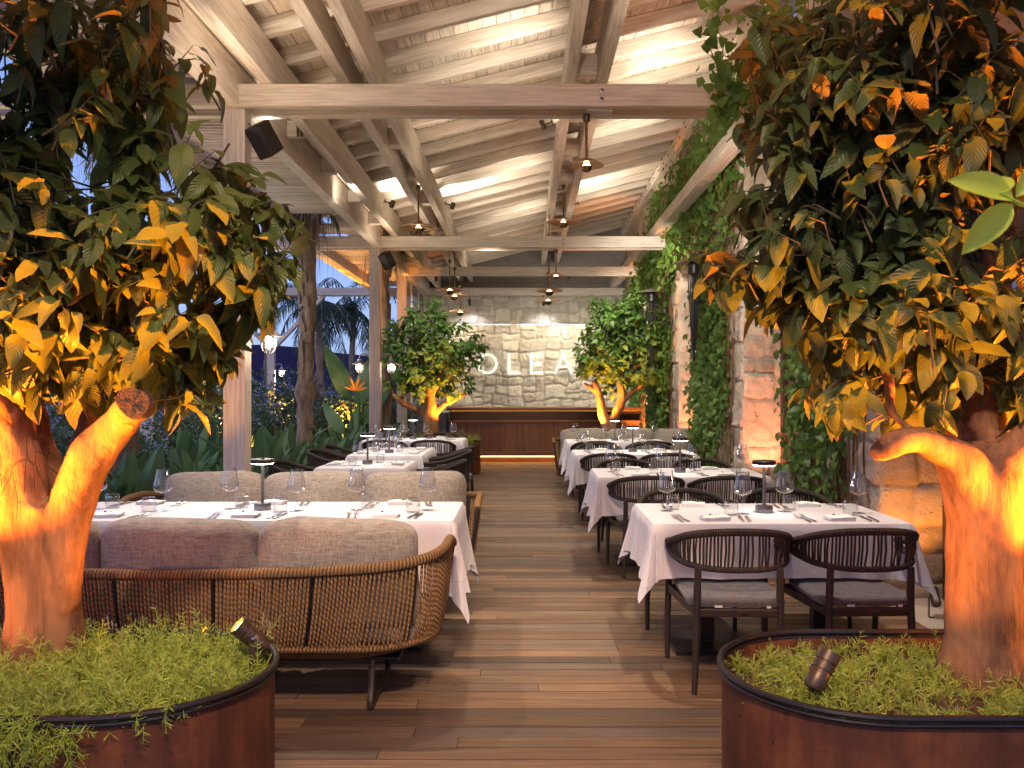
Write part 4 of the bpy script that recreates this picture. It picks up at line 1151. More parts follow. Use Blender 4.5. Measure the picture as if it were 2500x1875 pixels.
GC = 'rope backed dining chairs around the tables'
def chair(x, y, rz, label):
    if y > 5: rz += R.uniform(-.07, .07); x += R.uniform(-.02, .02)
    return chairP.put((x, y, 0), rz, label, GC)
# right rows (near side looks at the far end, far side looks at the camera)
chair(1.03, 4.34, -.02, 'dark rope chair seen from behind, left one at the front right table')
chair(1.655, 4.36, .03, 'dark rope chair seen from behind, right one just beyond the right planter')
chair(1.03, 5.44, PI, 'dark rope chair facing the camera across the front right table, left one')
chair(1.70, 5.46, PI, 'dark rope chair facing the camera across the front right table, right one')
chair(.95, 6.86, .02, 'aisle side dark rope chair seen from behind at the second right table')
chair(1.63, 6.86, -.02, 'wall side dark rope chair seen from behind at the second right table')
chair(.96, 7.92, PI, 'aisle side dark rope chair facing the camera beyond the second right table')
chair(1.69, 7.92, PI, 'wall side dark rope chair facing the camera beyond the second right table')
chair(.90, 9.22, 0, 'aisle side dark rope chair seen from behind at the third right table')
chair(1.52, 9.22, 0, 'wall side dark rope chair seen from behind at the third right table')
chair(.90, 10.42, PI, 'aisle side dark rope chair facing the camera beyond the third right table')
chair(1.55, 10.42, PI, 'wall side dark rope chair facing the camera beyond the third right table')
chair(.93, 11.36, 0, 'aisle side dark rope chair seen from behind at the last right table')
chair(1.67, 11.36, 0, 'wall side dark rope chair seen from behind at the last right table')
# left rows
chair(-.86, 8.08, PI/2, 'dark rope chair turned sideways on the aisle side of the small square left table')
chair(-.90, 9.42, PI/2, 'nearer dark rope chair on the aisle side of the middle left table')
chair(-.90, 10.16, PI/2, 'farther dark rope chair on the aisle side of the middle left table')
chair(-2.10, 8.05, -PI/2, 'dark rope chair on the garden side of the small square left table')
chair(-2.12, 9.55, -PI/2, 'nearer dark rope chair on the garden side of the middle left table')
chair(-2.12, 10.30, -PI/2, 'farther dark rope chair on the garden side of the middle left table')
chair(-1.24, 11.62, 0, 'aisle side dark rope chair seen from behind at the last left table')
chair(-1.92, 11.62, 0, 'garden side dark rope chair seen from behind at the last left table')
chair(-1.27, 12.98, PI, 'aisle side dark rope chair facing the camera beyond the last left table')
chair(-1.92, 12.98, PI, 'garden side dark rope chair facing the camera beyond the last left table')

# ================================================================== sofa
def make_sofa():
    t = thing('rope_sofa', 's', 'sofa')
    def upath(hx, yb, yf, r, zf, n=150):
        pts = []; 
        # U shape: left arm front -> back -> right arm front
        seg = []
        L1 = yf-(yb+r); arc = PI/2*r; L2 = 2*(hx-r)
        for i in range(n+1):
            f = i/n; k1, k2 = .115, .235
            if f < k1: p = (-hx, yf-L1*f/k1)
            elif f < k2: a = (f-k1)/(k2-k1)*PI/2; p = (-hx+r-r*math.cos(a), yb+r-r*math.sin(a))
            elif f < 1-k2: p = (-hx+r+L2*(f-k2)/(1-2*k2), yb)
            elif f < 1-k1: a = (f-1+k2)/(k2-k1)*PI/2; p = (hx-r+r*math.sin(a), yb+r-r*math.cos(a))
            else: p = (hx, yb+r+L1*(f-1+k1)/k1)
            q = i/n*2-1
            pts.append(Vector((p[0], p[1]-.008*(1-min(1, abs(q)*1.6)**2), zf(q))))
        return pts
    def zt(q): a = abs(q); k = min(1, a/.75); return .648+.070*k**3 - (.05*((a-.86)/.14)**2 if a > .86 else 0)
    N = 200
    up = upath(1.19, -.40, .24, .30, zt, N); lo = upath(1.14, -.355, .23, .32, lambda q: .305, N); bt = upath(1.02, -.26, .24, .30, lambda q: .235, N)
    mb = MB(); mb.tube(up, .024, 10); mb.build('top_rail', 'rope_wrap_brown', t, True)
    mb = MB(); mb.tube(lo, .015, 8); mb.build('lower_rail', 'rope_wrap_brown', t, True)
    mb = MB(); mb.tube(bt, .012, 6)
    for i in range(8, N-7, 26):
        a, b, c = up[i], lo[i], bt[i]; mm = (a+b)/2*1.0; inn = Vector((-mm.x, -mm.y*0, 0))*.012
        mb.tube([a+inn, mm*1.0+inn+Vector((mm.x*.01, 0, 0)), b+inn, c], .011, 6, False)
    mb.tube([up[0], (up[0]+lo[0])/2+Vector((0, .02, 0)), lo[0], bt[0]], .014, 6); mb.tube([up[-1], (up[-1]+lo[-1])/2+Vector((0, .02, 0)), lo[-1], bt[-1]], .014, 6)
    mb.box((0, 0, .232), (1.98, .50, .012)); mb.build('frame', 'black_metal', t, True)
    mb = MB(); i = 2
    while i < N-1:
        a, b, c = up[i], lo[min(N, i)], bt[i]
        out = Vector((a.x*.010, -.010 if abs(a.x) < 1.1 else 0, 0)); a = a+Vector((R.uniform(-.002, .002), 0, 0))
        if (i-8) % 26 != 0 or i < 8:
            mb.tube([a, (a*.6+b*.4)+out*1.0, (a*.25+b*.75)+out, b+out*.6, (b+c)/2+out, c], .0062, 6, False, None, False, R.random())
        i += 1
    mb.build('rope_weave', 'rope_brown', t, True)
    for s in (-1, 1):
        mb = MB(); x = s*.86
        mb.tube(spline([(x, -.22, .235), (x, -.24, .10), (x, -.27, .025), (x, -.20, .014), (x, 0, .014), (x, .16, .014), (x, .24, .03), (x, .20, .12), (x, .16, .235)], 30), .015, 8); mb.build('sled_leg', 'bronze_metal', t, True)
    for k in range(3):
        cw = .735; x = (k-1)*cw
        o = pillow(cw*.985, .23, .50, 10+k, dent=.0).build('back_cushion', 'sofa_fabric', t, True); o.location = (x*.975, -.235, .62); o.rotation_euler.x = math.radians(10)
        o = pillow(cw*.985, .155, .60, 20+k).build('seat_cushion', 'sofa_fabric', t, True); o.location = (x*.975, .06, .335); o.rotation_euler.x = math.radians(90)
    return t
sofaP = Proto(make_sofa())
sofaP.put((-1.56, 4.13, 0), 0, 'brown rope sofa seen from behind, just beyond the left planter')
sofaP.put((-1.50, 5.86, 0), PI, 'rope sofa with grey cushions facing the camera across the long front left table')
sofaP.put((1.62, 12.78, 0), PI, 'rope sofa with grey cushions facing the camera at the last right table')

# ================================================================== tables
def cloth_mesh(w, d, drop, seed, top=.75, corner=1.38):
    r = random.Random(seed); cols = []   # (x, y, ox, oy, len, amp, phase)
    hw, hd = w/2+.004, d/2+.004; rc = .018
    sides = [((-hw, -hd), (1, 0), w, (0, -1)), ((hw, -hd), (0, 1), d, (1, 0)), ((hw, hd), (-1, 0), w, (0, 1)), ((-hw, hd), (0, -1), d, (-1, 0))]
    for si, ((x0, y0), (dx, dy), L, (nx, ny)) in enumerate(sides):
        n = int(L/.03); ph = r.uniform(0, 6); ph2 = r.uniform(0, 6)
        for i in range(n+1):
            s = i/n; dist = min(s, 1-s)*L
            wv = .012*math.sin(s*L*13+ph)+.009*math.sin(s*L*31+ph2)
            near = math.exp(-dist/.10)
            fl = .030+wv*(.5+1.3*math.exp(-dist/.25))+.030*near-.02*math.exp(-((dist-.12)/.05)**2)
            cols.append((x0+dx*(rc+(L-2*rc+.008)*s), y0+dy*(rc+(L-2*rc+.008)*s), nx, ny, drop*(1+.012*math.sin(s*L*9+ph))+.04*drop*near, fl))
        (nx2, ny2) = sides[(si+1) % 4][3]; m = 18; cx = x0+dx*(L+.008); cy = y0+dy*(L+.008)
        bend = r.uniform(-.03, .03)
        for k in range(1, m):
            t = k/m; a = t*PI/2; ca, sa = math.cos(a), math.sin(a)
            ox, oy = nx*ca+nx2*sa, ny*ca+ny2*sa
            ln = drop*min(1/max(ca, sa), corner); sm = math.sin(PI*t)
            fl = .048+.062*sm**2*(.5+.5*abs(math.cos(2*PI*t)))-.05*math.exp(-((t-.24)/.10)**2)-.05*math.exp(-((t-.76)/.10)**2)+.012
            cols.append((cx+(-dx-nx2*0)*rc*(1-sa)*0-(nx+nx2)*rc+ox*rc, cy-(ny+ny2)*rc+oy*rc, ox, oy, ln*1.04, fl))
    K_ = 14; n = len(cols); V = []; Uv = []
    for k in range(K_+1):
        s = k/K_
        for i, (x, y, ox, oy, ln, fl) in enumerate(cols):
            g_ = .012*min(1, s*6)+fl*s**1.15*(1 if ln < drop*1.1 else 1)
            z = top-ln*s if s > 0 else top
            if k == 1: z = top-.006
            if k == 2: z = top-.02-ln*.02
            V.append((x+ox*g_*(.35 if k == 1 else 1), y+oy*g_*(.35 if k == 1 else 1), z))
    mb = MB(); Fs = [((k+1)*n+i, (k+1)*n+(i+1) % n, k*n+(i+1) % n, k*n+i) for k in range(K_) for i in range(n)]
    # top: inner ring and fan for a soft edge
    b = len(V); 
    for (x, y, *_r) in cols: V.append((x*.985, y*.975, top+.0035))
    Fs += [(i, (i+1) % n, b+(i+1) % n, b+i) for i in range(n)]; Fs.append(tuple(b+i for i in range(n)))
    mb.add(V, Fs, None, .5); return mb

def make_table(w, d, group, label, x, y):
    t = thing('dining_table', label, 'table', (x, y, 0), 0, group)
    mb = MB(); mb.box((0, 0, .728), (w-.01, d-.01, .028)); mb.build('tabletop', 'dark_timber', t, bevel=.004)
    n = [0] if max(w, d) < 1.0 else ([-.32, .32] if max(w, d) < 1.6 else [-.75, .0, .75])
    for k in n:
        px, py = (k, 0) if w >= d else (0, k)
        mb = MB(); mb.box((px, py, .375), (.08, .08, .68)); pd = mb.build('pedestal', 'black_metal', t, bevel=.004)
        mb = MB(); mb.box((px, py, .012), (.42 if len(n) < 3 else .4, .42, .018)); mb.build('base_plate', 'black_metal', pd, bevel=.003)
        mb = MB(); mb.box((px, py, .705), (.34, .34, .012)); mb.build('bracket', 'black_metal', pd)
    return t
TAB = {}
def table(key, name, x0, x1, y0, y1, drop, seed):
    w, d = x1-x0, y1-y0; x, y = (x0+x1)/2, (y0+y1)/2
    make_table(w, d, 'cloth covered dining tables', name+' under its white cloth', x, y)
    o = cloth_mesh(w, d, drop, seed).build('tablecloth', 'white_cloth', None, True); o.location = (x, y, 0)
    tag(o, 'white cloth hanging over '+name, 'tablecloth', 'white tablecloths')
    TAB[key] = (x, y, w, d, name)
table('L1', 'the long front left table', -2.67, -.39, 4.58, 5.34, .37, 1)
table('L2', 'the small square left table', -1.88, -1.08, 7.65, 8.46, .30, 2)
table('L3', 'the middle left table', -1.90, -1.11, 9.14, 10.42, .30, 3)
table('L4', 'the last left table', -2.26, -.86, 11.75, 12.55, .30, 4)
table('R1', 'the front right table', .68, 2.03, 4.47, 5.26, .275, 5)
table('R2', 'the second right table', .60, 1.98, 6.86, 7.64, .30, 6)
table('R3', 'the third right table', .56, 1.88, 9.26, 10.02, .30, 7)
table('R4', 'the last right table', .58, 1.92, 11.45, 12.2, .30, 8)

# ================================================================== tableware prototypes
TZ = .7545
t = thing('wine_glass', 'g', 'wine glass')
mb = MB(); mb.lathe([(0, .002), (.020, .0028), (.036, .0012), (.0375, .0006), (.0375, 0), (0, 0)], 28); mb.build('foot', 'glass', t, True)
mb = MB(); mb.lathe([(.0105, .002), (.0042, .010), (.0033, .03), (.0032, .085), (.0045, .100), (.010, .104)], 12); mb.build('stem', 'glass', t, True)
mb = MB(); mb.lathe([(.004, .1015), (.022, .106), (.042, .115), (.0515, .126), (.0535, .137), (.050, .155), (.0425, .185), (.0375, .215), (.0355, .240), (.0345, .240), (.0365, .214), (.0413, .184), (.0488, .155), (.0520, .138), (.0503, .128), (.041, .1175), (.021, .1085), (0, .106)], 32); mb.build('bowl', 'glass', t, True)
wineP = Proto(t)
t = thing('water_tumbler', 'g', 'tumbler')
mb = MB(); mb.lathe([(.0385, 0), (.0395, .03), (.0400, .060), (.0385, .076), (.034, .083), (0, .0835)], 32); mb.build('glass_wall', 'glass', t, True)
mb = MB(); mb.lathe([(.0365, .0), (.0375, .03), (.0375, .056), (.034, .066), (0, .069)], 28); mb.build('inner_wall', 'glass', t, True)
tumbP = Proto(t)

def ribbon(mb, pts, wd, th=.0016):
    for i in range(len(pts)-1):
        (y0, z0), (y1, z1) = pts[i], pts[i+1]; w0, w1 = wd[i]/2, wd[i+1]/2
        V = [(-w0, y0, z0), (w0, y0, z0), (w1, y1, z1), (-w1, y1, z1)]; V += [(x, y, z+th) for x, y, z in V]
        mb.add(V, [(3, 2, 1, 0), (4, 5, 6, 7), (0, 1, 5, 4), (1, 2, 6, 5), (2, 3, 7, 6), (3, 0, 4, 7)], None, .5)
t = thing('fork', 'f', 'fork')
mb = MB(); ribbon(mb, [(0, .002), (.05, .003), (.10, .004), (.125, .007)], [.017, .012, .006, .006], .0022); mb.build('handle', 'steel', t)
mb = MB(); ribbon(mb, [(.1255, .007), (.138, .006), (.15, .005)], [.007, .022, .024])
for k in range(4):
    x = (k-1.5)*.0066
    V = [(x-.0017, .1505, .005), (x+.0017, .1505, .005), (x+.001, .20, .012), (x-.001, .20, .012)]; V += [(a, b, c+.0016) for a, b, c in V]
    mb.add(V, [(3, 2, 1, 0), (4, 5, 6, 7), (0, 1, 5, 4), (1, 2, 6, 5), (2, 3, 7, 6), (3, 0, 4, 7)], None, .5)
mb.build('tines', 'steel', t); forkP = Proto(t)
t = thing('knife', 'k', 'knife')
mb = MB(); ribbon(mb, [(0, .001), (.01, .001), (.09, .001), (.10, .001)], [.012, .017, .014, .011], .006); mb.build('handle', 'steel', t, bevel=.001)
mb = MB(); ribbon(mb, [(.1005, .003), (.12, .003), (.19, .003), (.212, .003)], [.011, .019, .018, .003], .0014); mb.build('blade', 'steel', t); knifeP = Proto(t)

def make_napkin(seed):
    t = thing('napkin', 'n', 'napkin'); r = random.Random(seed); mb = MB(); nx, ny = 14, 10; W, D = .135, .105
    for layer in range(4):
        z0 = .001+layer*.0052; V = []; sk = r.uniform(-.006, .006); sx_ = r.uniform(-.005, .005)
        for s in (0, 1):
            for j in range(ny+1):
                for i in range(nx+1):
                    x = (i/nx-.5)*W+sx_+sk*(j/ny-.5); y = (j/ny-.5)*D+r.uniform(-.0004, .0004)
                    e = min(i, nx-i, j, ny-j); z = z0+(.0051 if s else 0)-(.0016 if e == 0 and s and layer == 3 else 0)
                    z += .0022*layer/3*math.sin(x*40+seed)+.0018*layer/3*math.sin(y*50+seed)
                    V.append((x, y, z))
        m = (nx+1)*(ny+1); idx = lambda i, j, s: s*m+j*(nx+1)+i
        Fs = []
        for j in range(ny):
            for i in range(nx): Fs += [(idx(i, j, 1), idx(i+1, j, 1), idx(i+1, j+1, 1), idx(i, j+1, 1)), (idx(i, j+1, 0), idx(i+1, j+1, 0), idx(i+1, j, 0), idx(i, j, 0))]
        for i in range(nx): Fs += [(idx(i, 0, 0), idx(i+1, 0, 0), idx(i+1, 0, 1), idx(i, 0, 1)), (idx(i, ny, 1), idx(i+1, ny, 1), idx(i+1, ny, 0), idx(i, ny, 0))]
        for j in range(ny): Fs += [(idx(0, j, 1), idx(0, j+1, 1), idx(0, j+1, 0), idx(0, j, 0)), (idx(nx, j, 0), idx(nx, j+1, 0), idx(nx, j+1, 1), idx(nx, j, 1))]
        mb.add(V, Fs, None, .5)
    o = mb.build('folded_cloth', 'napkin_cloth', t, True)
    mb = MB(); x = -.030
    for ch in 'OLEA':
        strip_mesh(mb, letter_strips(ch, .011, .0012), .0015, (x, .010, .0240), (1, 0, 0), (0, 1, 0), (0, 0, 1), 0, .0012); x += .0175
    mb.build('print', 'napkin_ink', o); return t
napPs = [Proto(make_napkin(k)) for k in range(2)]

t = thing('table_lamp', 'l', 'table lamp')
mb = MB(); mb.lathe([(0, 0), (.047, 0), (.049, .003), (.049, .036), (.046, .040), (.012, .042), (0, .043)], 32); mb.build('base', 'steel_grey', t, True)
mb = MB(); mb.lathe([(.010, .043), (.009, .05), (.009, .262), (.012, .268)], 14); mb.build('stem', 'steel_grey', t, True)
mb = MB(); mb.lathe([(.058, .270), (.064, .270), (.066, .272), (.066, .292), (.063, .2955), (.008, .297), (.008, .302), (0, .303)], 36); hd = mb.build('shade', 'black_metal', t, True)
mb = MB(); mb.lathe([(.012, .2665), (.056, .2665), (.0635, .2695), (.0655, .2715)], 36); mb.build('light_disc', 'lamp_white', hd, True)
lampP = Proto(t)

SI = 0
def setting(key, seat, side, n_seat, detail=True, ends=False):
    """side +1: near edge of the table, -1: far edge; for tables with ends=True the sides are left (-1) / right (+1)"""
    global SI
    x, y, w, d, name = TAB[key]
    r = random.Random(hash((key, seat, side)) % 1000 if False else (ord(key[0])*31+int(key[1])*7+seat*3+(side+1)))
    if not ends:
        sp_ = w/n_seat; xs = x-w/2+sp_*(seat+.5); rot = 0 if side > 0 else PI; yb = y-side*(d/2-.115)
        loc = lambda a, b: (xs+(a if side > 0 else -a), yb+(b if side > 0 else -b))
        where = 'near edge' if side > 0 else 'far edge'
    else:
        sp_ = d/n_seat; ys = y-d/2+sp_*(seat+.5); rot = PI/2 if side > 0 else -PI/2; xb = x+side*(w/2-.115)
        loc = lambda a, b: (xb-(b if side > 0 else -b), ys+(a if side > 0 else -a))
        where = ('aisle' if side > 0 else 'garden')+' side'
    if n_seat == 1: pos = ''
    elif ends: pos = ['nearer ', 'farther '][seat]
    elif n_seat == 2: pos = ['left ', 'right '][seat]
    else: pos = ['left ', 'middle ', 'right '][seat]
    nm_ = name.replace('the ', '')
    w_ = '%s%s place, %s' % (pos, where, nm_)
    j = lambda s=.008: r.uniform(-s, s)
    a = loc(j(), -.0); napPs[SI % 2].put((a[0], a[1], TZ), rot+j(.15), 'white napkin printed OLEA, '+w_, 'folded napkins on the tables')
    a = loc(.205+j(), .24+j(.02)); wineP.put((a[0], a[1], TZ), 0, 'tall tapered wine glass, '+w_, 'wine glasses on the tables')
    a = loc(.155+j(), .165+j(.015)) if side < 0 else loc(.13+j(), .185+j(.015)); tumbP.put((a[0], a[1], TZ), 0, 'upturned clear tumbler, '+w_, 'upturned tumblers on the tables')
    for k, nm in ((0, 'outer'), (1, 'inner')):
        a = loc(-.185+k*.035+j(.004), -.085+k*.01); forkP.put((a[0], a[1], TZ), rot+j(.06)+.12, '%s steel fork, %s' % (nm, w_), 'steel forks on the tables')
        a = loc(.175-k*.035+j(.004), -.085+k*.012); knifeP.put((a[0], a[1], TZ), rot+j(.06)-.1, '%s steel knife, %s' % (nm, w_), 'steel knives on the tables')
    SI += 1
for key, n in (('L1', 3), ('R1', 2), ('R2', 2), ('R3', 2), ('R4', 2), ('L4', 2)):
    for s in range(n):
        setting(key, s, 1, n); setting(key, s, -1, n)
for key, n in (('L2', 1), ('L3', 2)):
    for s in range(n): setting(key, s, 1, n, ends=True); setting(key, s, -1, n, ends=True)
for key, dx, dy in (('L1', .0, .02), ('R1', .01, .0), ('R2', .03, 0), ('R3', .0, 0), ('R4', 0, 0), ('L2', .0, -.02), ('L3', 0, -.3), ('L4', -.03, 0)):
    x, y, w, d, name = TAB[key]
    lampP.put((x+dx, y+dy, TZ), 0, 'slim cordless disc lamp glowing on '+name, 'table lamps')
# ================================================================== hanging lamps, fixtures
def make_pendant(rod, r):
    t = thing('pendant_lamp', 'p', 'pendant lamp')
    mb = MB(); mb.lathe([(0, 0), (.028, 0), (.030, -.004), (.030, -.06), (.026, -.066), (.012, -.068)], 18); mb.build('cap', 'bronze_metal', t, True)
    mb = MB(); mb.lathe([(.0115, -.066), (.0115, -rod), (.0, -rod)], 12); mb.build('rod', 'brass', t, True)
    z = -rod
    mb = MB(); k = r/.2
    mb.lathe([(.012, z+.03), (.03, z+.028), (.10*k, z+.012), (.16*k, z-.008), (.2*k, z-.030), (.199*k, z-.034), (.158*k, z-.014), (.098*k, z+.005), (.03, z+.020), (.012, z+.022)], 40); sh = mb.build('shade', 'copper', t, True)
    rb = .055*k+.008
    mb = MB(); mb.lathe([(rb*.99, z-.042), (rb*.93, z-.042-rb*.4), (rb*.7, z-.042-rb*.75), (rb*.35, z-.042-rb*.95), (0, z-.042-rb)], 24); mb.build('reflector_ball', 'brass', t, True)
    mb = MB(); mb.lathe([(.010, z+.02), (.020, z+.0), (.024, z-.02), (rb*.8, z-.040)], 20); mb.build('bulb', 'pendant_glow', t, True)
    return t
pA = Proto(make_pendant(.40, .15)); pB = Proto(make_pendant(.54, .265))
GP = 'copper disc pendant lamps under the pergola'
for (x, y, z, lb) in ((.628, 7.158, BT-.012, 'small copper disc pendant hanging lowest under the front cross beam'), (.628, 14.068, BT-.012, 'small copper disc pendant under the middle cross beam')):
    pA.put((x-.11, y, z), 0, lb, GP)
pp = [(-1.42, 11.4, H+2.74, 'large copper disc pendant over the left tables, nearest of the left ones'), (.60, 13.2, H+3.17, 'large copper disc pendant near the ridge beams right of centre'),
      (-4.07*0-1.91*0+(1098-CX)*16.0/F, 16.0, H+2.45, 'copper disc pendant above the small left tree, front one of the far left cluster'), ((1112-CX)*17.2/F, 17.0, H+2.45, 'copper disc pendant half hidden behind the far left cluster'), ((1124-CX)*18.6/F, 18.6, H+2.28, 'lowest pale copper disc pendant above the bar on the left'),
      ((1341-CX)*15.2/F, 15.2, H+2.34, 'copper disc pendant above the bar on the right, upper one'), ((1338-CX)*17.0/F, 17.0, H+2.36, 'copper disc pendant above the bar on the right, lower one')]
for (x, y, z, lb) in pp:
    pB.put((x, y, z), 0, lb, GP)
    if y > 15: # hang from a slim rod up to the roof
        mb = MB(); mb.tube([(x, y, z), (x, y, zr(x)+.1)], .008, 6); o = mb.build('ceiling_rod', 'brass', perg, True)

def make_spotl(lit):
    t = thing('ceiling_spotlight', 's', 'spotlight')   # points along -z of the head
    mb = MB(); mb.box((0, 0, 0), (.05, .012, .05)); mb.tube([(0, -.005, 0), (0, -.05, 0), (0, -.085, 0)], .010, 8); mb.build('bracket', 'bronze_metal', t, True)
    mb = MB(); mb.lathe([(.030, -.055), (.033, -.055), (.033, .045), (.028, .052), (.0, .054)], 20, (0, -.115, 0)); hd = mb.build('head', 'spot_body', t, True)
    if lit: mb = MB(); mb.lathe([(0, -.050), (.029, -.050)], 18, (0, -.115, 0)); mb.build('lens', 'lamp_white', hd)
    return t
sU = Proto(make_spotl(False)); sD = Proto(make_spotl(True))
GS = 'small bronze spotlights on the roof beams'
def fix(P, x, y, z, rz, flip, label):
    o = P.put((x, y, z), rz, label, GS)
    if flip: o.rotation_euler = (PI-.35, .2, rz)
    else: o.rotation_euler = (.25, .0, rz)
    return o
ups = [(.33, 10.3, H+3.24, 'bronze spotlight aimed up at the boards beside the ridge beam, front one'), (.93, 14.9, H+3.27, 'bronze spotlight aimed up beside the ridge beam, farther one'), (-1.20, 12.9, H+2.83, 'bronze spotlight aimed up between the left twin beams at the middle'),
       (-1.97, 12.0, H+2.66, 'bronze spotlight aimed up on the single left beam'), (-1.72, 9.0, H+2.82, 'bronze spotlight aimed up behind the left twin beams'), (-1.95, 5.5, H+2.62, 'bronze spotlight at the top left corner above the left tree')]
for x, y, z, lb in ups: fix(sU, x, y, z, PI/2 if x > 0 else -PI/2, True, lb)
dn = [(-2.21, 8.5, H+2.58, 'lit bronze spotlight shining down between the left eave beams'), (-2.25, 14.6, H+2.55, 'lit spotlight behind the middle cross beam on the left'), (-1.9, 18.4, H+2.42, 'bright spotlight under the far beams left of the pendants'), (.95, 18.4, H+2.42, 'bright spotlight under the far beams right of the pendants')]
for x, y, z, lb in dn: fix(sD, x, y, z, 0, False, lb)
bl = [((1146-CX)*20.8/F, 20.85, BT-.10, 'small black spotlight hanging above the feature wall on the left'), ((1327-CX)*20.8/F, 20.85, BT-.10, 'small black spotlight hanging above the feature wall on the right')]
t = thing('track_spotlight', 't', 'spotlight'); mb = MB(); mb.tube([(0, 0, .10), (0, 0, 0)], .010, 8); mb.build('stalk', 'black_plastic', t, True)
mb = MB(); mb.lathe([(.03, -.16), (.036, -.16), (.036, 0), (0, .004)], 16); hd = mb.build('head', 'black_plastic', t, True)
mb = MB(); mb.lathe([(0, -.155), (.028, -.155)], 14); mb.build('lens', 'lamp_white', hd); trk = Proto(t)
for x, y, z, lb in bl: trk.put((x, y, z), 0, lb, 'black spotlights above the feature wall')

def make_speaker():
    t = thing('loudspeaker', 's', 'loudspeaker')
    mb = MB(); mb.box((0, 0, 0), (.17, .15, .27), None, 2); mb.build('cabinet', 'black_plastic', t, bevel=.012, segs=2)
    mb = MB(); mb.box((0, -.083, 0), (.155, .012, .255)); mb.build('grille', 'black_metal', t, bevel=.004)
    mb = MB(); mb.tube([(0, .07, .06), (0, .13, .10), (0, .16, .12)], .014, 8); mb.box((0, .165, .12), (.05, .012, .09)); mb.build('bracket', 'black_metal', t)
    mb = MB(); mb.tube([(.03, .07, .10), (.05, .11, .19), (.03, .155, .14)], .004, 6); mb.build('cable', 'black_plastic', t, True)
    return t
spk = Proto(make_speaker())
o = spk.put((-2.19, 7.16, H+2.10), 0, 'black loudspeaker on the front left post under the cross beam', 'black loudspeakers on the posts'); o.rotation_euler = (-.15, -.62, 1.15)
o = spk.put((-2.26, 14.0, H+2.13), 0, 'black loudspeaker on the second left post', 'black loudspeakers on the posts'); o.rotation_euler = (-.15, -.62, 1.15)

def make_lantern():
    t = thing('bulkhead_lantern', 'l', 'lantern')    # origin at wall plate, hangs to +x
    mb = MB(); mb.lathe([(0, 0), (.045, 0), (.045, .02), (0, .022)], 16, (0, 0, .13), Matrix.Rotation(PI/2, 3, 'Y')); mb.tube(spline([(.02, 0, .13), (.09, 0, .17), (.16, 0, .15), (.17, 0, .09)], 14), .012, 8); mb.build('arm', 'lantern_metal', t, True)
    c = (.17, 0, 0)
    mb = MB(); mb.lathe([(.028, .09), (.036, .085), (.040, .055), (.060, .040), (.118, .006), (.120, .0), (.112, .0), (.055, .024), (.03, .03)], 28, c); mb.build('hood', 'lantern_metal', t, True)
    mb = MB()
    for k in range(8):
        a = 2*PI*k/8; ca, sa = math.cos(a), math.sin(a)
        mb.tube([(c[0]+r_*ca, r_*sa, z) for r_, z in ((.055, .01), (.060, -.03), (.060, -.085), (.048, -.120), (.02, -.140), (0, -.143))], .0028, 5, False)
    for r_, z in ((.061, -.02), (.061, -.085)): mb.tube([(c[0]+r_*math.cos(2*PI*k/24), r_*math.sin(2*PI*k/24), z) for k in range(24)], .003, 5, False, closed=True)
    mb.build('cage', 'lantern_metal', t, True)
    mb = MB(); mb.lathe([(.046, .01), (.048, -.07), (.038, -.105), (0, -.12)], 20, c); mb.build('glass', 'glass', t, True)
    mb = MB(); mb.lathe([(0, .0), (.022, -.004), (.026, -.04), (.020, -.075), (0, -.085)], 16, c); mb.build('bulb', 'lantern_glow', t, True)
    return t
lnP = Proto(make_lantern())
GL = 'caged bulkhead lanterns on the garden posts'
LN = [((-2.318, 7.16, 1.90), 0, 'large looking caged lantern on the nearest left post'), ((-2.552, 14.07, 1.88), PI, 'caged lantern on the garden side of the second post'), ((-2.368, 14.07, 1.88), 0, 'caged lantern on the aisle side of the second post beside the small tree'), ((-6.158, 21.02, 1.93), 0, 'far small caged lantern on the garden post')]
for l, rz, lb in LN:
    lnP.put(l, rz, lb, GL); dx = .17 if rz == 0 else -.17
    point('lantern_light', (l[0]+dx*1.35, l[1]-.02, l[2]-.06), 6 if l[1] < 20 else 40, (1, .82, .62), .04)

# patio heaters on the piers
def make_heater():
    t = thing('patio_heater', 'h', 'patio heater')
    mb = MB(); mb.lathe([(0, .075), (.06, .06), (.16, .030), (.245, .0), (.243, -.006), (.15, .018), (.05, .03), (0, .04)], 32); mb.build('reflector_dish', 'galvanised', t, True)
    mb = MB(); mb.lathe([(.055, .03), (.055, -.015), (.075, -.02), (.075, -.14), (.06, -.15), (0, -.15)], 20); mb.build('burner', 'black_metal', t, True)
    mb = MB()
    for k in range(6):
        a = 2*PI*k/6; mb.tube([(.075*math.cos(a), .075*math.sin(a), -.14), (.022*math.cos(a), .022*math.sin(a), -1.12)], .007, 6)
    mb.tube([(0, 0, -.15), (0, 0, -1.25)], .016, 8); mb.build('tapered_cage', 'black_metal', t, True)
    mb = MB(); mb.tube([(0, 0, -.50), (.34, 0, -.50)], .018, 8); mb.box((.34, 0, -.5), (.02, .12, .12)); mb.build('wall_bracket', 'black_metal', t, True)
    return t
ht = Proto(make_heater())
for x, y, z, lb in ((2.16, 10.9, 3.08, 'wall mounted patio heater with tapered cage on the second vine covered pier'), (2.12, 14.25, 3.08, 'farther patio heater dish sticking out behind the far right tree')):
    ht.put((x, y, z), 0, lb, 'patio heaters on the stone piers')

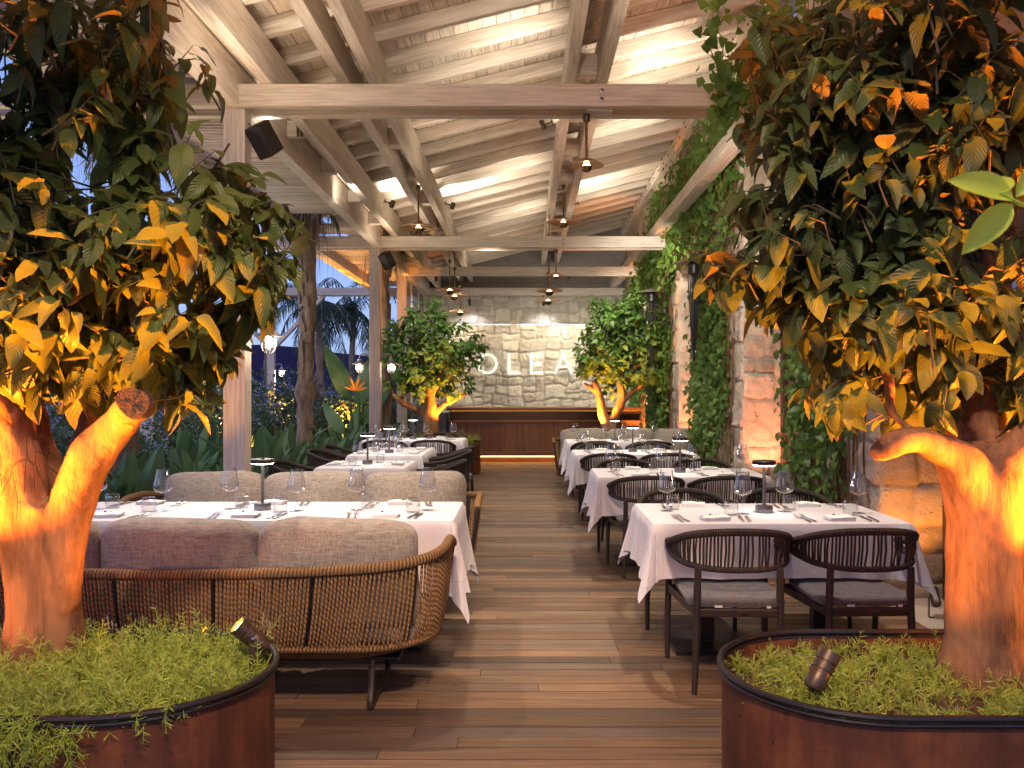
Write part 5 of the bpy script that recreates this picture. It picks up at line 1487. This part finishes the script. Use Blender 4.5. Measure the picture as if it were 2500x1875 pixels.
# planter spotlights
AK, LK = 4.5, 2.3
def make_up(lit, label, loc, aim, power, col, size=60, light=True, fs=1.0):
    power *= AK
    t = thing('garden_spotlight', label, 'spotlight', loc, 0, 'garden spotlights in the planters and beds')
    d = (Vector(aim)-Vector(loc)-Vector((0, 0, .09))).normalized(); rot = d.to_track_quat('Z', 'Y').to_matrix()
    c = Vector((0, 0, .10*fs))
    mb = MB(); mb.lathe([(0, -.062*fs), (.026*fs, -.060*fs), (.030*fs, -.052*fs), (.030*fs, -.005*fs), (.0285*fs, -.003*fs), (.0285*fs, .0), (.031*fs, .002*fs), (.031*fs, .022*fs), (.0290*fs, .024*fs), (.0290*fs, .027*fs), (.032*fs, .029*fs), (.032*fs, .060*fs), (.028*fs, .060*fs), (.028*fs, .050*fs)], 28, c, rot)
    b = mb.build('body', 'spot_body', t, True)
    mb = MB(); mb.lathe([(0, .050*fs), (.028*fs, .050*fs)], 24, c, rot); mb.build('lens', 'amber_glow' if lit else 'black_metal', b)
    side = rot @ Vector((1, 0, 0)); side.z = 0; side.normalize()
    mb = MB(); a = c+side*.036*fs
    mb.bar(a, (a.x, a.y, -.03), .006, .022*fs, (side.y, -side.x, 0)); mb.bar((a.x, a.y, -.03), (0, 0, -.03), .02, .006); mb.build('bracket', 'spot_body', t)
    mb = MB(); mb.lathe([(0, 0), (.006*fs, 0), (.006*fs, .004), (0, .005)], 8, a+side*.003, side.to_track_quat('Z', 'Y').to_matrix()); mb.build('screw', 'steel', t)
    if light: 
        p = Vector(loc)+c+d*.066*fs; spot('planter_light', p, p+d, power, col, size, .7, .022)
    return t
AM = (1.0, .31, .035); AC = (1.0, .22, .015)
make_up(True, 'lit amber spotlight in the front left planter glowing towards the trunk', (-.885, 2.76, .555), (-1.45, 2.50, 1.25), 10, AM, 110)
make_up(False, 'bronze spotlight tilted away from the camera in the front right planter', (.87, 2.50, .53), (1.35, 2.72, 1.35), 11, AM, 110)
make_up(True, 'added unseen amber spotlight behind the right trunk', (1.62, 2.97, .53), (1.25, 2.75, 1.9), 165, AC, 100)  # this pair is added, hidden behind the trunks, to light the crowns
make_up(True, 'added unseen amber spotlight behind the left trunk at the back of the planter', (-1.70, 2.97, .53), (-1.25, 2.75, 1.9), 165, AC, 100)
make_up(True, 'added unseen amber spotlight at the left end of the front left planter', (-2.20, 2.42, .53), (-1.62, 2.80, 1.05), 8, AM, 110)  # pair added out of view to light the trunk fronts
make_up(True, 'added unseen amber spotlight at the right end of the front right planter', (2.15, 2.42, .53), (1.55, 2.75, 1.05), 8, AM, 110)
make_up(True, 'added unseen amber spotlight aimed at the crown from the left planter front', (-2.05, 2.32, .53), (-1.15, 2.8, 2.05), 310, AC, 60)  # added out of frame, left and right, to brighten the crowns
make_up(True, 'added unseen amber spotlight aimed at the crown from the right planter front', (2.0, 2.32, .53), (1.15, 2.8, 2.05), 310, AC, 60)
make_up(True, 'added unseen amber spotlight shining up beside the herb at the front of the left planter', (-1.75, 2.30, .50), (-1.55, 2.62, 1.9), 20, AC, 70)  # front pair added out of view as amber fill from below
make_up(True, 'added unseen amber spotlight shining up at the front of the right planter', (1.72, 2.30, .50), (1.45, 2.60, 2.1), 20, AC, 70)
make_up(True, 'amber spotlight glowing under the small far left tree', (-1.05, 14.62, .55), (-1.58, 14.95, 1.5), 150, AM, 75, True, 1.4)
make_up(True, 'amber spotlight under the small far right tree', (1.15, 14.4, .55), (1.5, 14.6, 1.6), 170, AM, 75, True, 1.4)
# lights along the wall feet
for (x, y, aim, pw, colr, lb) in ((2.62, 5.45, (2.72, 6.02, .8), 9, (1, .34, .05), 'amber floor spotlight at the foot of the nearest pier'), (2.70, 9.2, (2.75, 9.76, 2.0), 48, (1, .33, .16), 'warm floor spotlight at the foot of the second pier'),
        (2.66, 13.2, (2.72, 13.82, 2.0), 60, (1, .36, .15), 'warm floor spotlight at the foot of the third pier'), (2.3, 16.9, (2.6, 17.7, 1.8), 70, (1, .40, .10), 'amber floor spotlight at the foot of the last pier'), (2.2, 12.6, (2.5, 14.2, 1.0), 18, (1, .38, .12), 'amber floor spotlight beside the last right table')):
    make_up(True, lb, (x, y, .03), aim, pw, colr, 80)

# floor strip light near the right edge
fs_ = thing('floor_light_strip', 'thin amber light strip let into the dark step by the right edge', 'light', (3.0, 5.2, 0)); mb = MB(); mb.box((0, 0, .03), (.3, .9, .05)); mb.build('step', 'bar_bronze', fs_); mb = MB(); mb.box((-.1, 0, .0575), (.02, .7, .004)); mb.build('light_line', 'led_amber', fs_)

# ================================================================== garden
tpl_p = leaf_templates(6, 9, 4, .26, .35, .03, .55, 21, .80)
def make_strelitzia(seed, n=17, h=.85):
    t = thing('bird_of_paradise_plant', 's', 'plant'); r = np.random.default_rng(seed); P, D, N_, L, Rn = [], [], [], [], []; st = MB()
    for k in range(n):
        a = r.uniform(0, 6.28); tl_ = r.uniform(.05, .45); out = np.array([math.cos(a)*tl_, math.sin(a)*tl_, 1.0]); out = unit(out)
        b = np.array([r.normal()*.06, r.normal()*.06, 0]); sl = h*r.uniform(.28, .55); tip = b+out*sl
        st.tube([Vector(b), Vector((b+tip)/2+r.normal(size=3)*.01), Vector(tip)], [.011, .009, .007], 5, False)
        P.append(tip); D.append(unit(out+np.array([math.cos(a), math.sin(a), 0])*r.uniform(.0, .35))); N_.append(np.array([-math.cos(a), -math.sin(a), .3])+r.normal(size=3)*.4); L.append(h*r.uniform(.42, .62)); Rn.append(r.random()*.85)
    leaves_obj('leaves', tpl_p, np.array(P), np.array(D), np.array(N_), np.array(L), np.array(Rn), 'paddle_leaf', t); st.build('stalks', 'paddle_leaf', t, True); return t
strP = [Proto(make_strelitzia(k)) for k in (1, 2, 3)]
GSt = 'broad leaved plants along the garden edge'
rs = random.Random(5); spots_ = []
for y, xs in ((6.6, (-2.95, -3.35, -3.8)), (7.4, (-3.0, -3.5, -4.1)), (8.2, (-2.95, -3.3, -3.9, -4.5)), (9.1, (-3.05, -3.6, -4.2)), (10.0, (-3.0, -3.5, -4.2, -4.9)), (11.0, (-3.05, -3.7, -4.5)), (12.2, (-3.0, -3.6, -4.3, -5.2)), (13.5, (-3.0, -3.7, -4.6)), (14.8, (-3.1, -3.8, -4.8)), (5.6, (-3.0, -3.4)), (4.7, (-3.05,)), (16.3, (-3.0, -3.9))):
    for x in xs: spots_.append((x+rs.uniform(-.15, .15), y+rs.uniform(-.25, .25)))
ordw = ['second', 'third', 'fourth']
for i, (x, y) in enumerate(spots_):
    row = 'beside the front sofas' if y < 7 else ('behind the front left tree' if y < 9.6 else ('beyond the small left tables' if y < 12.8 else 'near the second post'))
    strP[i % 3].put((x, y, -.08), rs.uniform(0, 6.28), 'upright dark green paddle leaved plant in the bed '+row, GSt+' '+row, rs.uniform(.85, 1.3))

# giant banana like plant with orange flower
gb = thing('giant_bird_of_paradise', 'tall plant with big split banana like leaves beside the second post', 'plant', ((868-CX)*15.6/F, 15.6, -.05))
P = []; D = []; N_ = []; L = []
for a, ln, tz, base in ((-.34, 1.15, 1.5, 1.35), (.15, .9, 1.6, 1.2), (.55, .8, 1.2, .9), (-.6, .8, .9, .7), (.9, .7, .8, .5), (-.1, .8, 1.5, .5)):
    P.append((math.sin(a)*.35, R.uniform(-.1, .1), base)); D.append((math.sin(a), R.uniform(-.3, .1), math.cos(a))); N_.append((R.uniform(-.3, .3), -1, .2)); L.append(ln)
tplg = leaf_templates(5, 20, 6, .34, .5, .14, .25, 31, .75)
leaves_obj('leaves', tplg, np.array(P), np.array(D, float), np.array(N_, float), np.array(L), np.linspace(.2, .8, 6), 'paddle_leaf', gb)
mb = MB()
for p in P: mb.tube([(p[0]*.1, 0, 0), (p[0]*.5, p[1], p[2]*.6), p], [.035, .028, .018], 7)
mb.build('stalks', 'paddle_leaf', gb, True)
fl = thing('orange_flower', 'orange bird of paradise flower with pointed petals near the second post', 'flower', ((868-CX)*15.2/F, 15.2, 1.44))
tplf = leaf_templates(4, 4, 2, .17, .2, .05, .4, 8)
an = (-1.25, -.75, -.3, .25, .8, 1.35, 1.5)
leaves_obj('petals', tplf, np.array([(0, 0, 0)]*7, float), np.array([(math.sin(a), -.2, math.cos(a)*.8+.1) for a in an]), np.array([(0, -1, .2)]*7), np.array([.22, .16, .26, .28, .26, .24, .18]), np.linspace(0, 1, 7), 'flower_orange', fl)
mb = MB(); mb.tube([(0, 0, 0), (.05, 0, -.05), (.06, .05, -.5), (.0, .1, -1.3)], [.02, .018, .014, .014], 6); mb.build('stem', 'paddle_leaf', fl, True)

# palms
def palm(label, x, y, h, r0, r1, nf, fl_len, droop, seed, skirt=True, mat='palm_leaf', stubs=0):
    r = np.random.default_rng(seed); t = thing('palm_tree', label, 'tree', (x, y, -.1)); mb = MB(); n = 26; pts = []; rad = []
    for i in range(n+1):
        f = i/n; pts.append((.03*math.sin(f*7+seed), .03*math.cos(f*5+seed), h*f)); rad.append((r0+(r1-r0)*f)*(1+.10*r.normal()))
    mb.tube(pts, rad, 14)
    for k in range(int(h*14)):   # frayed bark plates
        z = r.uniform(.1, h); a = r.uniform(0, 6.28); rr_ = (r0+(r1-r0)*z/h)*1.02; ln = r.uniform(.12, .4)
        c, s = math.cos(a), math.sin(a); wd = r.uniform(.02, .06); tx, ty = -s*wd, c*wd; o_ = rr_+r.uniform(.005, .03)
        mb.add([(c*rr_+tx, s*rr_+ty, z), (c*rr_-tx, s*rr_-ty, z), (c*o_-tx*.6, s*o_-ty*.6, z+ln), (c*o_+tx*.6, s*o_+ty*.6, z+ln)], [(0, 1, 2, 3)], None, r.random())
    mb.build('trunk', 'palm_bark', t, True)
    P, D, N_, L, Rn = [], [], [], [], []; st = MB()
    for k in range(nf):
        a = 2*PI*k/nf*1.0+r.uniform(-.2, .2); el = r.uniform(-.5, 1.1); fl = fl_len*r.uniform(.7, 1.15)
        d = np.array([math.cos(a)*math.cos(el), math.sin(a)*math.cos(el), math.sin(el)]); p = np.array([0, 0, h-.02]); prev = p; pts = [p]
        m = 16
        for i in range(m):
            d = unit(d+np.array([0, 0, -droop*(i+1)/m])); p = p+d*fl/m; pts.append(p)
        st.tube([Vector(q) for q in pts], [.018*(1-.8*i/m) for i in range(m+1)], 4, False)
        for i in range(2, m*5):
            f = i/(m*5)*m; j = min(m-1, int(f)); q = pts[j]+(pts[j+1]-pts[j])*(f-j); ax = unit(pts[j+1]-pts[j]); sd = unit(np.cross(ax, [0, 0, 1])+1e-6)
            s = 1 if i % 2 else -1
            P.append(q); D.append(unit(sd*s*.7+ax*.55+np.array([0, 0, -.45-.5*r.random()]))); N_.append(np.array([0, 0, 1.])+r.normal(size=3)*.4); L.append(fl*.30*r.uniform(.7, 1.1)*math.sin(PI*min(1, .15+.85*i/(m*5)))**.6); Rn.append(r.random()*.8)
    tp_ = leaf_templates(4, 3, 1, .055, .5, 0, 0, seed, .8)
    leaves_obj('fronds', tp_, np.array(P), np.array(D), np.array(N_), np.array(L), np.array(Rn), mat, t)
    st.build('stems', 'palm_bark', t)
    if skirt:
        mb = MB()
        for k in range(160):
            a = r.uniform(0, 6.28); z = h-r.uniform(0, .5); ln = r.uniform(.25, .9); c, s = math.cos(a), math.sin(a); o_ = r1+.06+r.uniform(0, .22)
            mb.tube([(c*r1, s*r1, z), (c*o_, s*o_, z-.05), (c*(o_+.05)+r.normal()*.05, s*(o_+.05), z-ln)], [.005, .003, .001], 3, False, r.random())
        for k in range(14):
            a = 2*PI*k/14; c, s = math.cos(a), math.sin(a); mb.tube([(c*r1*.8, s*r1*.8, h-.75), (c*r1*1.6, s*r1*1.6, h-.35), (c*r1*2.6, s*r1*2.6, h-.02)], [.035, .028, .015], 5)
        mb.build('dry_skirt', 'palm_bark', t)
    return t
palm('rough barked palm trunk rising through the slatted canopy gap left of the second post', (748-CX)*12.7/F, 12.7, 4.35, .125, .105, 9, .9, .35, 3)
palm('thick dark palm trunk right behind the front left tree', (300-CX)*7.6/F, 7.6, 4.3, .145, .10, 12, 1.1, .5, 4)
palm('reddish palm trunk just behind the second post', (938-CX)*15.8/F, 15.8, 4.4, .12, .11, 8, .8, .4, 5)
palm('drooping palm silhouette against the dusk sky left of the second post', (783-CX)*24/F, 24, 4.1, .13, .10, 16, 2.0, .30, 6, False)
palm('second smaller palm silhouette close to the second post', (862-CX)*28/F, 28, 4.3, .13, .10, 16, 2.1, .32, 7, False)
palm('distant palm silhouette behind the nearest lantern', (655-CX)*30/F, 30, 5.0, .14, .10, 16, 2.2, .30, 8, False)
palm('low palm seen between the left trunk forks', (445-CX)*19/F, 19, 1.9, .10, .08, 12, 1.3, .4, 9, False)
palm('slim palm trunk in the hedge left of the nearest post', (515-CX)*17/F, 17, 1.5, .10, .07, 8, .9, .4, 10, False)

# hedge shrubs with pale blue flowers
def make_shrub(seed, w, d, h, n, flowers=True):
    t = thing('flowering_shrub', 's', 'shrub'); r = np.random.default_rng(seed)
    q = unit(r.normal(size=(n, 3)))*(r.random((n, 1))**.33); lump = 1+.25*np.sin(q[:, :1]*7+seed)+.18*np.sin(q[:, 1:2]*9+2*seed)
    P = q*lump*np.array([w/2, d/2, h/2])+np.array([0, 0, h/2]); P[:, 2] = np.maximum(P[:, 2], .02)
    D = unit(q+r.normal(size=(n, 3))*.8); N_ = unit(q+r.normal(size=(n, 3))*.6+np.array([0, 0, .5]))
    leaves_obj('foliage', tpl_v, P, D, N_, r.uniform(.05, .11, n), r.random(n)*.95, 'hedge_leaf', t)
    if flowers:
        m = n//9; q = unit(r.normal(size=(m, 3))); P = q*(1+.2*np.sin(q[:, :1]*7+seed))*np.array([w/2, d/2, h/2])*1.02+np.array([0, 0, h/2]); keep = P[:, 2] > .3; P = P[keep]; k = len(P)
        P = np.repeat(P, 4, 0)+r.normal(size=(k*4, 3))*.03
        leaves_obj('flowers', tpl_v, P, unit(r.normal(size=(k*4, 3))), unit(r.normal(size=(k*4, 3))), r.uniform(.03, .05, k*4), r.random(k*4), 'flower_blue', t)
    mb = MB()
    for k in range(12): a = r.uniform(0, 6.28); mb.tube([(0, 0, 0), (math.cos(a)*w*.2, math.sin(a)*d*.2, h*.4), (math.cos(a)*w*.4, math.sin(a)*d*.35, h*.8)], [.03, .02, .008], 5, False)
    mb.build('stems', 'bark', t); return t
shP = [Proto(make_shrub(1, 2.6, 1.6, 1.75, 2400)), Proto(make_shrub(2, 2.4, 1.5, 1.45, 2200)), Proto(make_shrub(3, 2.2, 1.4, 2.0, 2400, False))]
sh = [(-3.6, 18.6, 1, 1), (-5.2, 18.9, 0, 1.05), (-6.9, 18.3, 1, 1.1), (-8.4, 17.6, 0, 1.1), (-10, 18.6, 1, 1.15), (-11.8, 19.2, 0, 1.1), (-4.3, 21.8, 0, 1.0), (-7.4, 22.5, 0, 1.15), (-9.6, 22.8, 1, 1.1), (-4.0, 16.6, 2, .62), (-6.4, 15.4, 1, .75), (-8.2, 14.4, 2, .6), (-13.6, 18.5, 0, 1.2), (-9.9, 13.6, 1, .9), (-5.2, 13.2, 0, .8), (-4.9, 16.2, 1, .85), (-6.0, 17.2, 0, 1.0), (-7.2, 12.4, 1, .8), (-5.6, 10.6, 0, .75), (-6.6, 9.0, 1, .75), (-3.9, 19.8, 1, 1.1), (-3.1, 17.6, 2, .8)]
for i, (x, y, k, s) in enumerate(sh):
    shP[k].put((x, y, -.1), rs.uniform(0, 6), 'dense dark shrub with pale blue flowers in the hedge across the garden' if k < 2 else 'dense dark plain green shrub in front of the hedge', 'hedge shrubs with blue flowers across the garden' if k < 2 else 'plain green shrubs', s)
# amber uplights in the garden
for i, (px, py, Y, tx, pw, lb) in enumerate(((700, 1085, 17.0, 0, 330, 'amber garden spotlight at the foot of the far garden post'), (835, 1085, 17.2, 0, 330, 'amber garden spotlight under the drooping palm silhouette'), (450, 1075, 15.6, 0, 300, 'amber garden spotlight by the low palm between the trunk forks'), (530, 1085, 15.2, 0, 300, 'amber garden spotlight left of the nearest post'), (895, 1080, 12.9, -.4, 9, 'amber garden spotlight among the paddle leaves by the second post'), (610, 1085, 14.4, .1, 120, 'amber garden spotlight in the bed behind the nearest post'), (760, 1095, 14.6, .0, 110, 'amber garden spotlight beside the canopy palm'), (470, 1190, 6.4, -.3, 16, 'amber garden spotlight low in the paddle leaves beside the far sofa'))):
    x = (px-CX)*Y/F; make_up(True, lb, (x, Y, .05), (x+tx+.05, Y+.5, 1.9), pw, (1, .42, .06), 60, True, 1.6)

# ================================================================== lights
WW = (1.0, .85, .70); CW = (1.0, .88, .72)
for px_, py_ in ((-.3, 8.2), (-.3, 12.8), (-.2, 15.9), (-2.2, 10.9), (1.3, 12.0), (-2.2, 7.8), (-.4, 5.6), (1.2, 9.3)):
    spot('ceiling_light_and_fill', (px_+(.45 if px_ > -1 else .0), py_-.5, zr(px_)-.55), (px_, py_+.15, zr(px_)+.2), 75 if px_ > -1 else 30, CW, 100, 1.0, .10)  # added washes for the bright roof patches, no fixtures here
for px_, py_ in ((-.6, 4.2), (1.4, 6.6), (-.6, 9.8), (1.5, 10.2), (-.6, 14.2), (1.4, 14.6), (-1.9, 12.8), (-.6, 18.0), (-1.9, 6.0)):
    spot('ceiling_light_and_fill', (px_, py_, zr(px_)-1.0), (px_, py_+.3, zr(px_)), 40, (1, .80, .60), 165, 1.0, .3)  # broad soft roof fill, added without fixtures
for x, y, z, lb in ups: spot('ceiling_light_and_fill', (x, y-.02, z+.12), (x+(1.0 if x > -.5 else .6), y+1.1, z+1.15), 120, CW, 100, .8, .05)
spot('ceiling_light_and_fill', (.9, 6.6, H+3.1), (.3, 6.2, H+4.2), 60, CW, 110, .8, .05)  # roof spots added without fixtures, here and in the lines below
spot('ceiling_light_and_fill', (-.2, 5.3, H+2.9), (.4, 6.4, H+4.2), 80, CW, 120, .8, .05)
spot('ceiling_light_and_fill', (1.5, 9.6, H+3.2), (1.9, 10.4, H+4.2), 60, CW, 110, .8, .05)
spot('ceiling_light_and_fill', (1.9, 5.2, H+2.6), (1.6, 6.9, H+4.2), 70, (1, .36, .18), 90, .8, .05)  # added reddish wash on the roof, no lamp hangs here
def down(x, y, ax, ay, pw, size=70, col=WW, z=None): spot('fill_spot', (x, y, z or (H+2.45)), (ax, ay, .75), pw*LK, col, size, .9, .06)  # overhead fill added for tables and aisle, without fixtures
for x, y, ax, ay, pw in ((-1.9, 5.1, -1.5, 4.95, 190), (-.7, 5.0, -.95, 5.0, 120), (1.3, 4.6, 1.35, 4.9, 190), (1.35, 7.5, 1.35, 7.25, 150), (1.3, 9.7, 1.3, 9.6, 150), (1.3, 11.9, 1.3, 11.8, 140), (-1.5, 8.0, -1.5, 8.05, 130), (-1.5, 9.8, -1.5, 9.8, 140), (-1.5, 12.1, -1.5, 12.1, 140)):
    down(x, y, ax, ay, pw)
for x, y, pw in ((.0, 7.6, 110), (0, 10.8, 130), (0.1, 14.2, 150), (.4, 16.4, 130), (-1.2, 16.6, 70)): down(x, y, x, y+.1, pw*.65, 95, (1, .84, .70))
# unseen spots and fixtures added behind the viewer to fill the foreground
for x in (-1.6, .2, 1.9):
    fix(sD, x, .265, BT-.02, 0, False, 'added unseen fill spotlight on the cross beam above the camera, '+{-1.6: 'left', .2: 'middle', 1.9: 'right'}[x])
spot('fill_spot', (-.35, .20, BT-.14), (-.95, 3.9, .40), 560, (1, .70, .50), 46, 1.0, .08)
spot('fill_spot', (.25, .20, BT-.14), (.95, 4.0, .40), 480, (1, .68, .50), 46, 1.0, .08)
spot('fill_spot', (0, .20, BT-.14), (0, 3.0, .1), 330, (1, .66, .42), 84, 1.0, .08)
spot('fill_spot', (.1, .22, BT-.12), (.1, 7.0, BT+.35), 420, (1, .80, .66), 75, 1.0, .12)  # added to brighten the front tie beam
for x, y, z, lb in dn[2:]: spot('wall_light', (x, y-.1, z-.06), (x*.8, 19.5, 1.7), 560, (1, .84, .62), 130, .9, .05)
for x, y, z, lb in bl: spot('wall_light', (x, y-.05, z-.17), (x, 21.4, 2.9), 55, (.95, .90, 1.0), 80, .7, .04)
for x, y, z, lb in pp: point('pendant_light', (x, y, z-.62), 6, (1, .68, .40), .06)
point('pendant_light', (.518, 7.158, BT-.46), 5, (1, .68, .40), .05); point('pendant_light', (.518, 14.07, BT-.46), 5, (1, .68, .40), .05)
for x, y, z in ((2.25, 8.7, 3.4), (2.3, 13.0, 3.3), (2.2, 17.0, 3.0)): spot('vine_fill', (x-.7, y-.9, z+.1), (2.5, y+1.6, z-.9), 230, (1, .93, .80), 120, .9, .08)  # added spots that brighten the vines, no fixtures
spot('fill_spot', (-1.3, 13.2, H+2.4), (-1.55, 15, 2.2), 330, (1, .9, .75), 60, 1.0, .1); spot('fill_spot', (1.1, 12.9, H+2.4), (1.5, 14.7, 2.2), 330, (1, .9, .75), 60, 1.0, .1)  # spots added to brighten the far tree crowns, no fixtures
for x, y in ((-4.2, 7.4), (-4.6, 10.5), (-4.4, 14.2), (-6.5, 16.5)): point('garden_fill', (x, y, 2.3), 60, (1, .86, .66), .2)  # fill points added over the beds, no lamp stands there
su = bpy.data.lights.new('dusk_fill', 'SUN'); su.energy = .45; su.angle = math.radians(30); su.color = (1, .66, .50)  # weak sun lamp added as soft fill, acting as sky light
so = bpy.data.objects.new('dusk_fill', su); COL.objects.link(so); so.rotation_euler = (math.radians(62), 0, math.radians(-35))
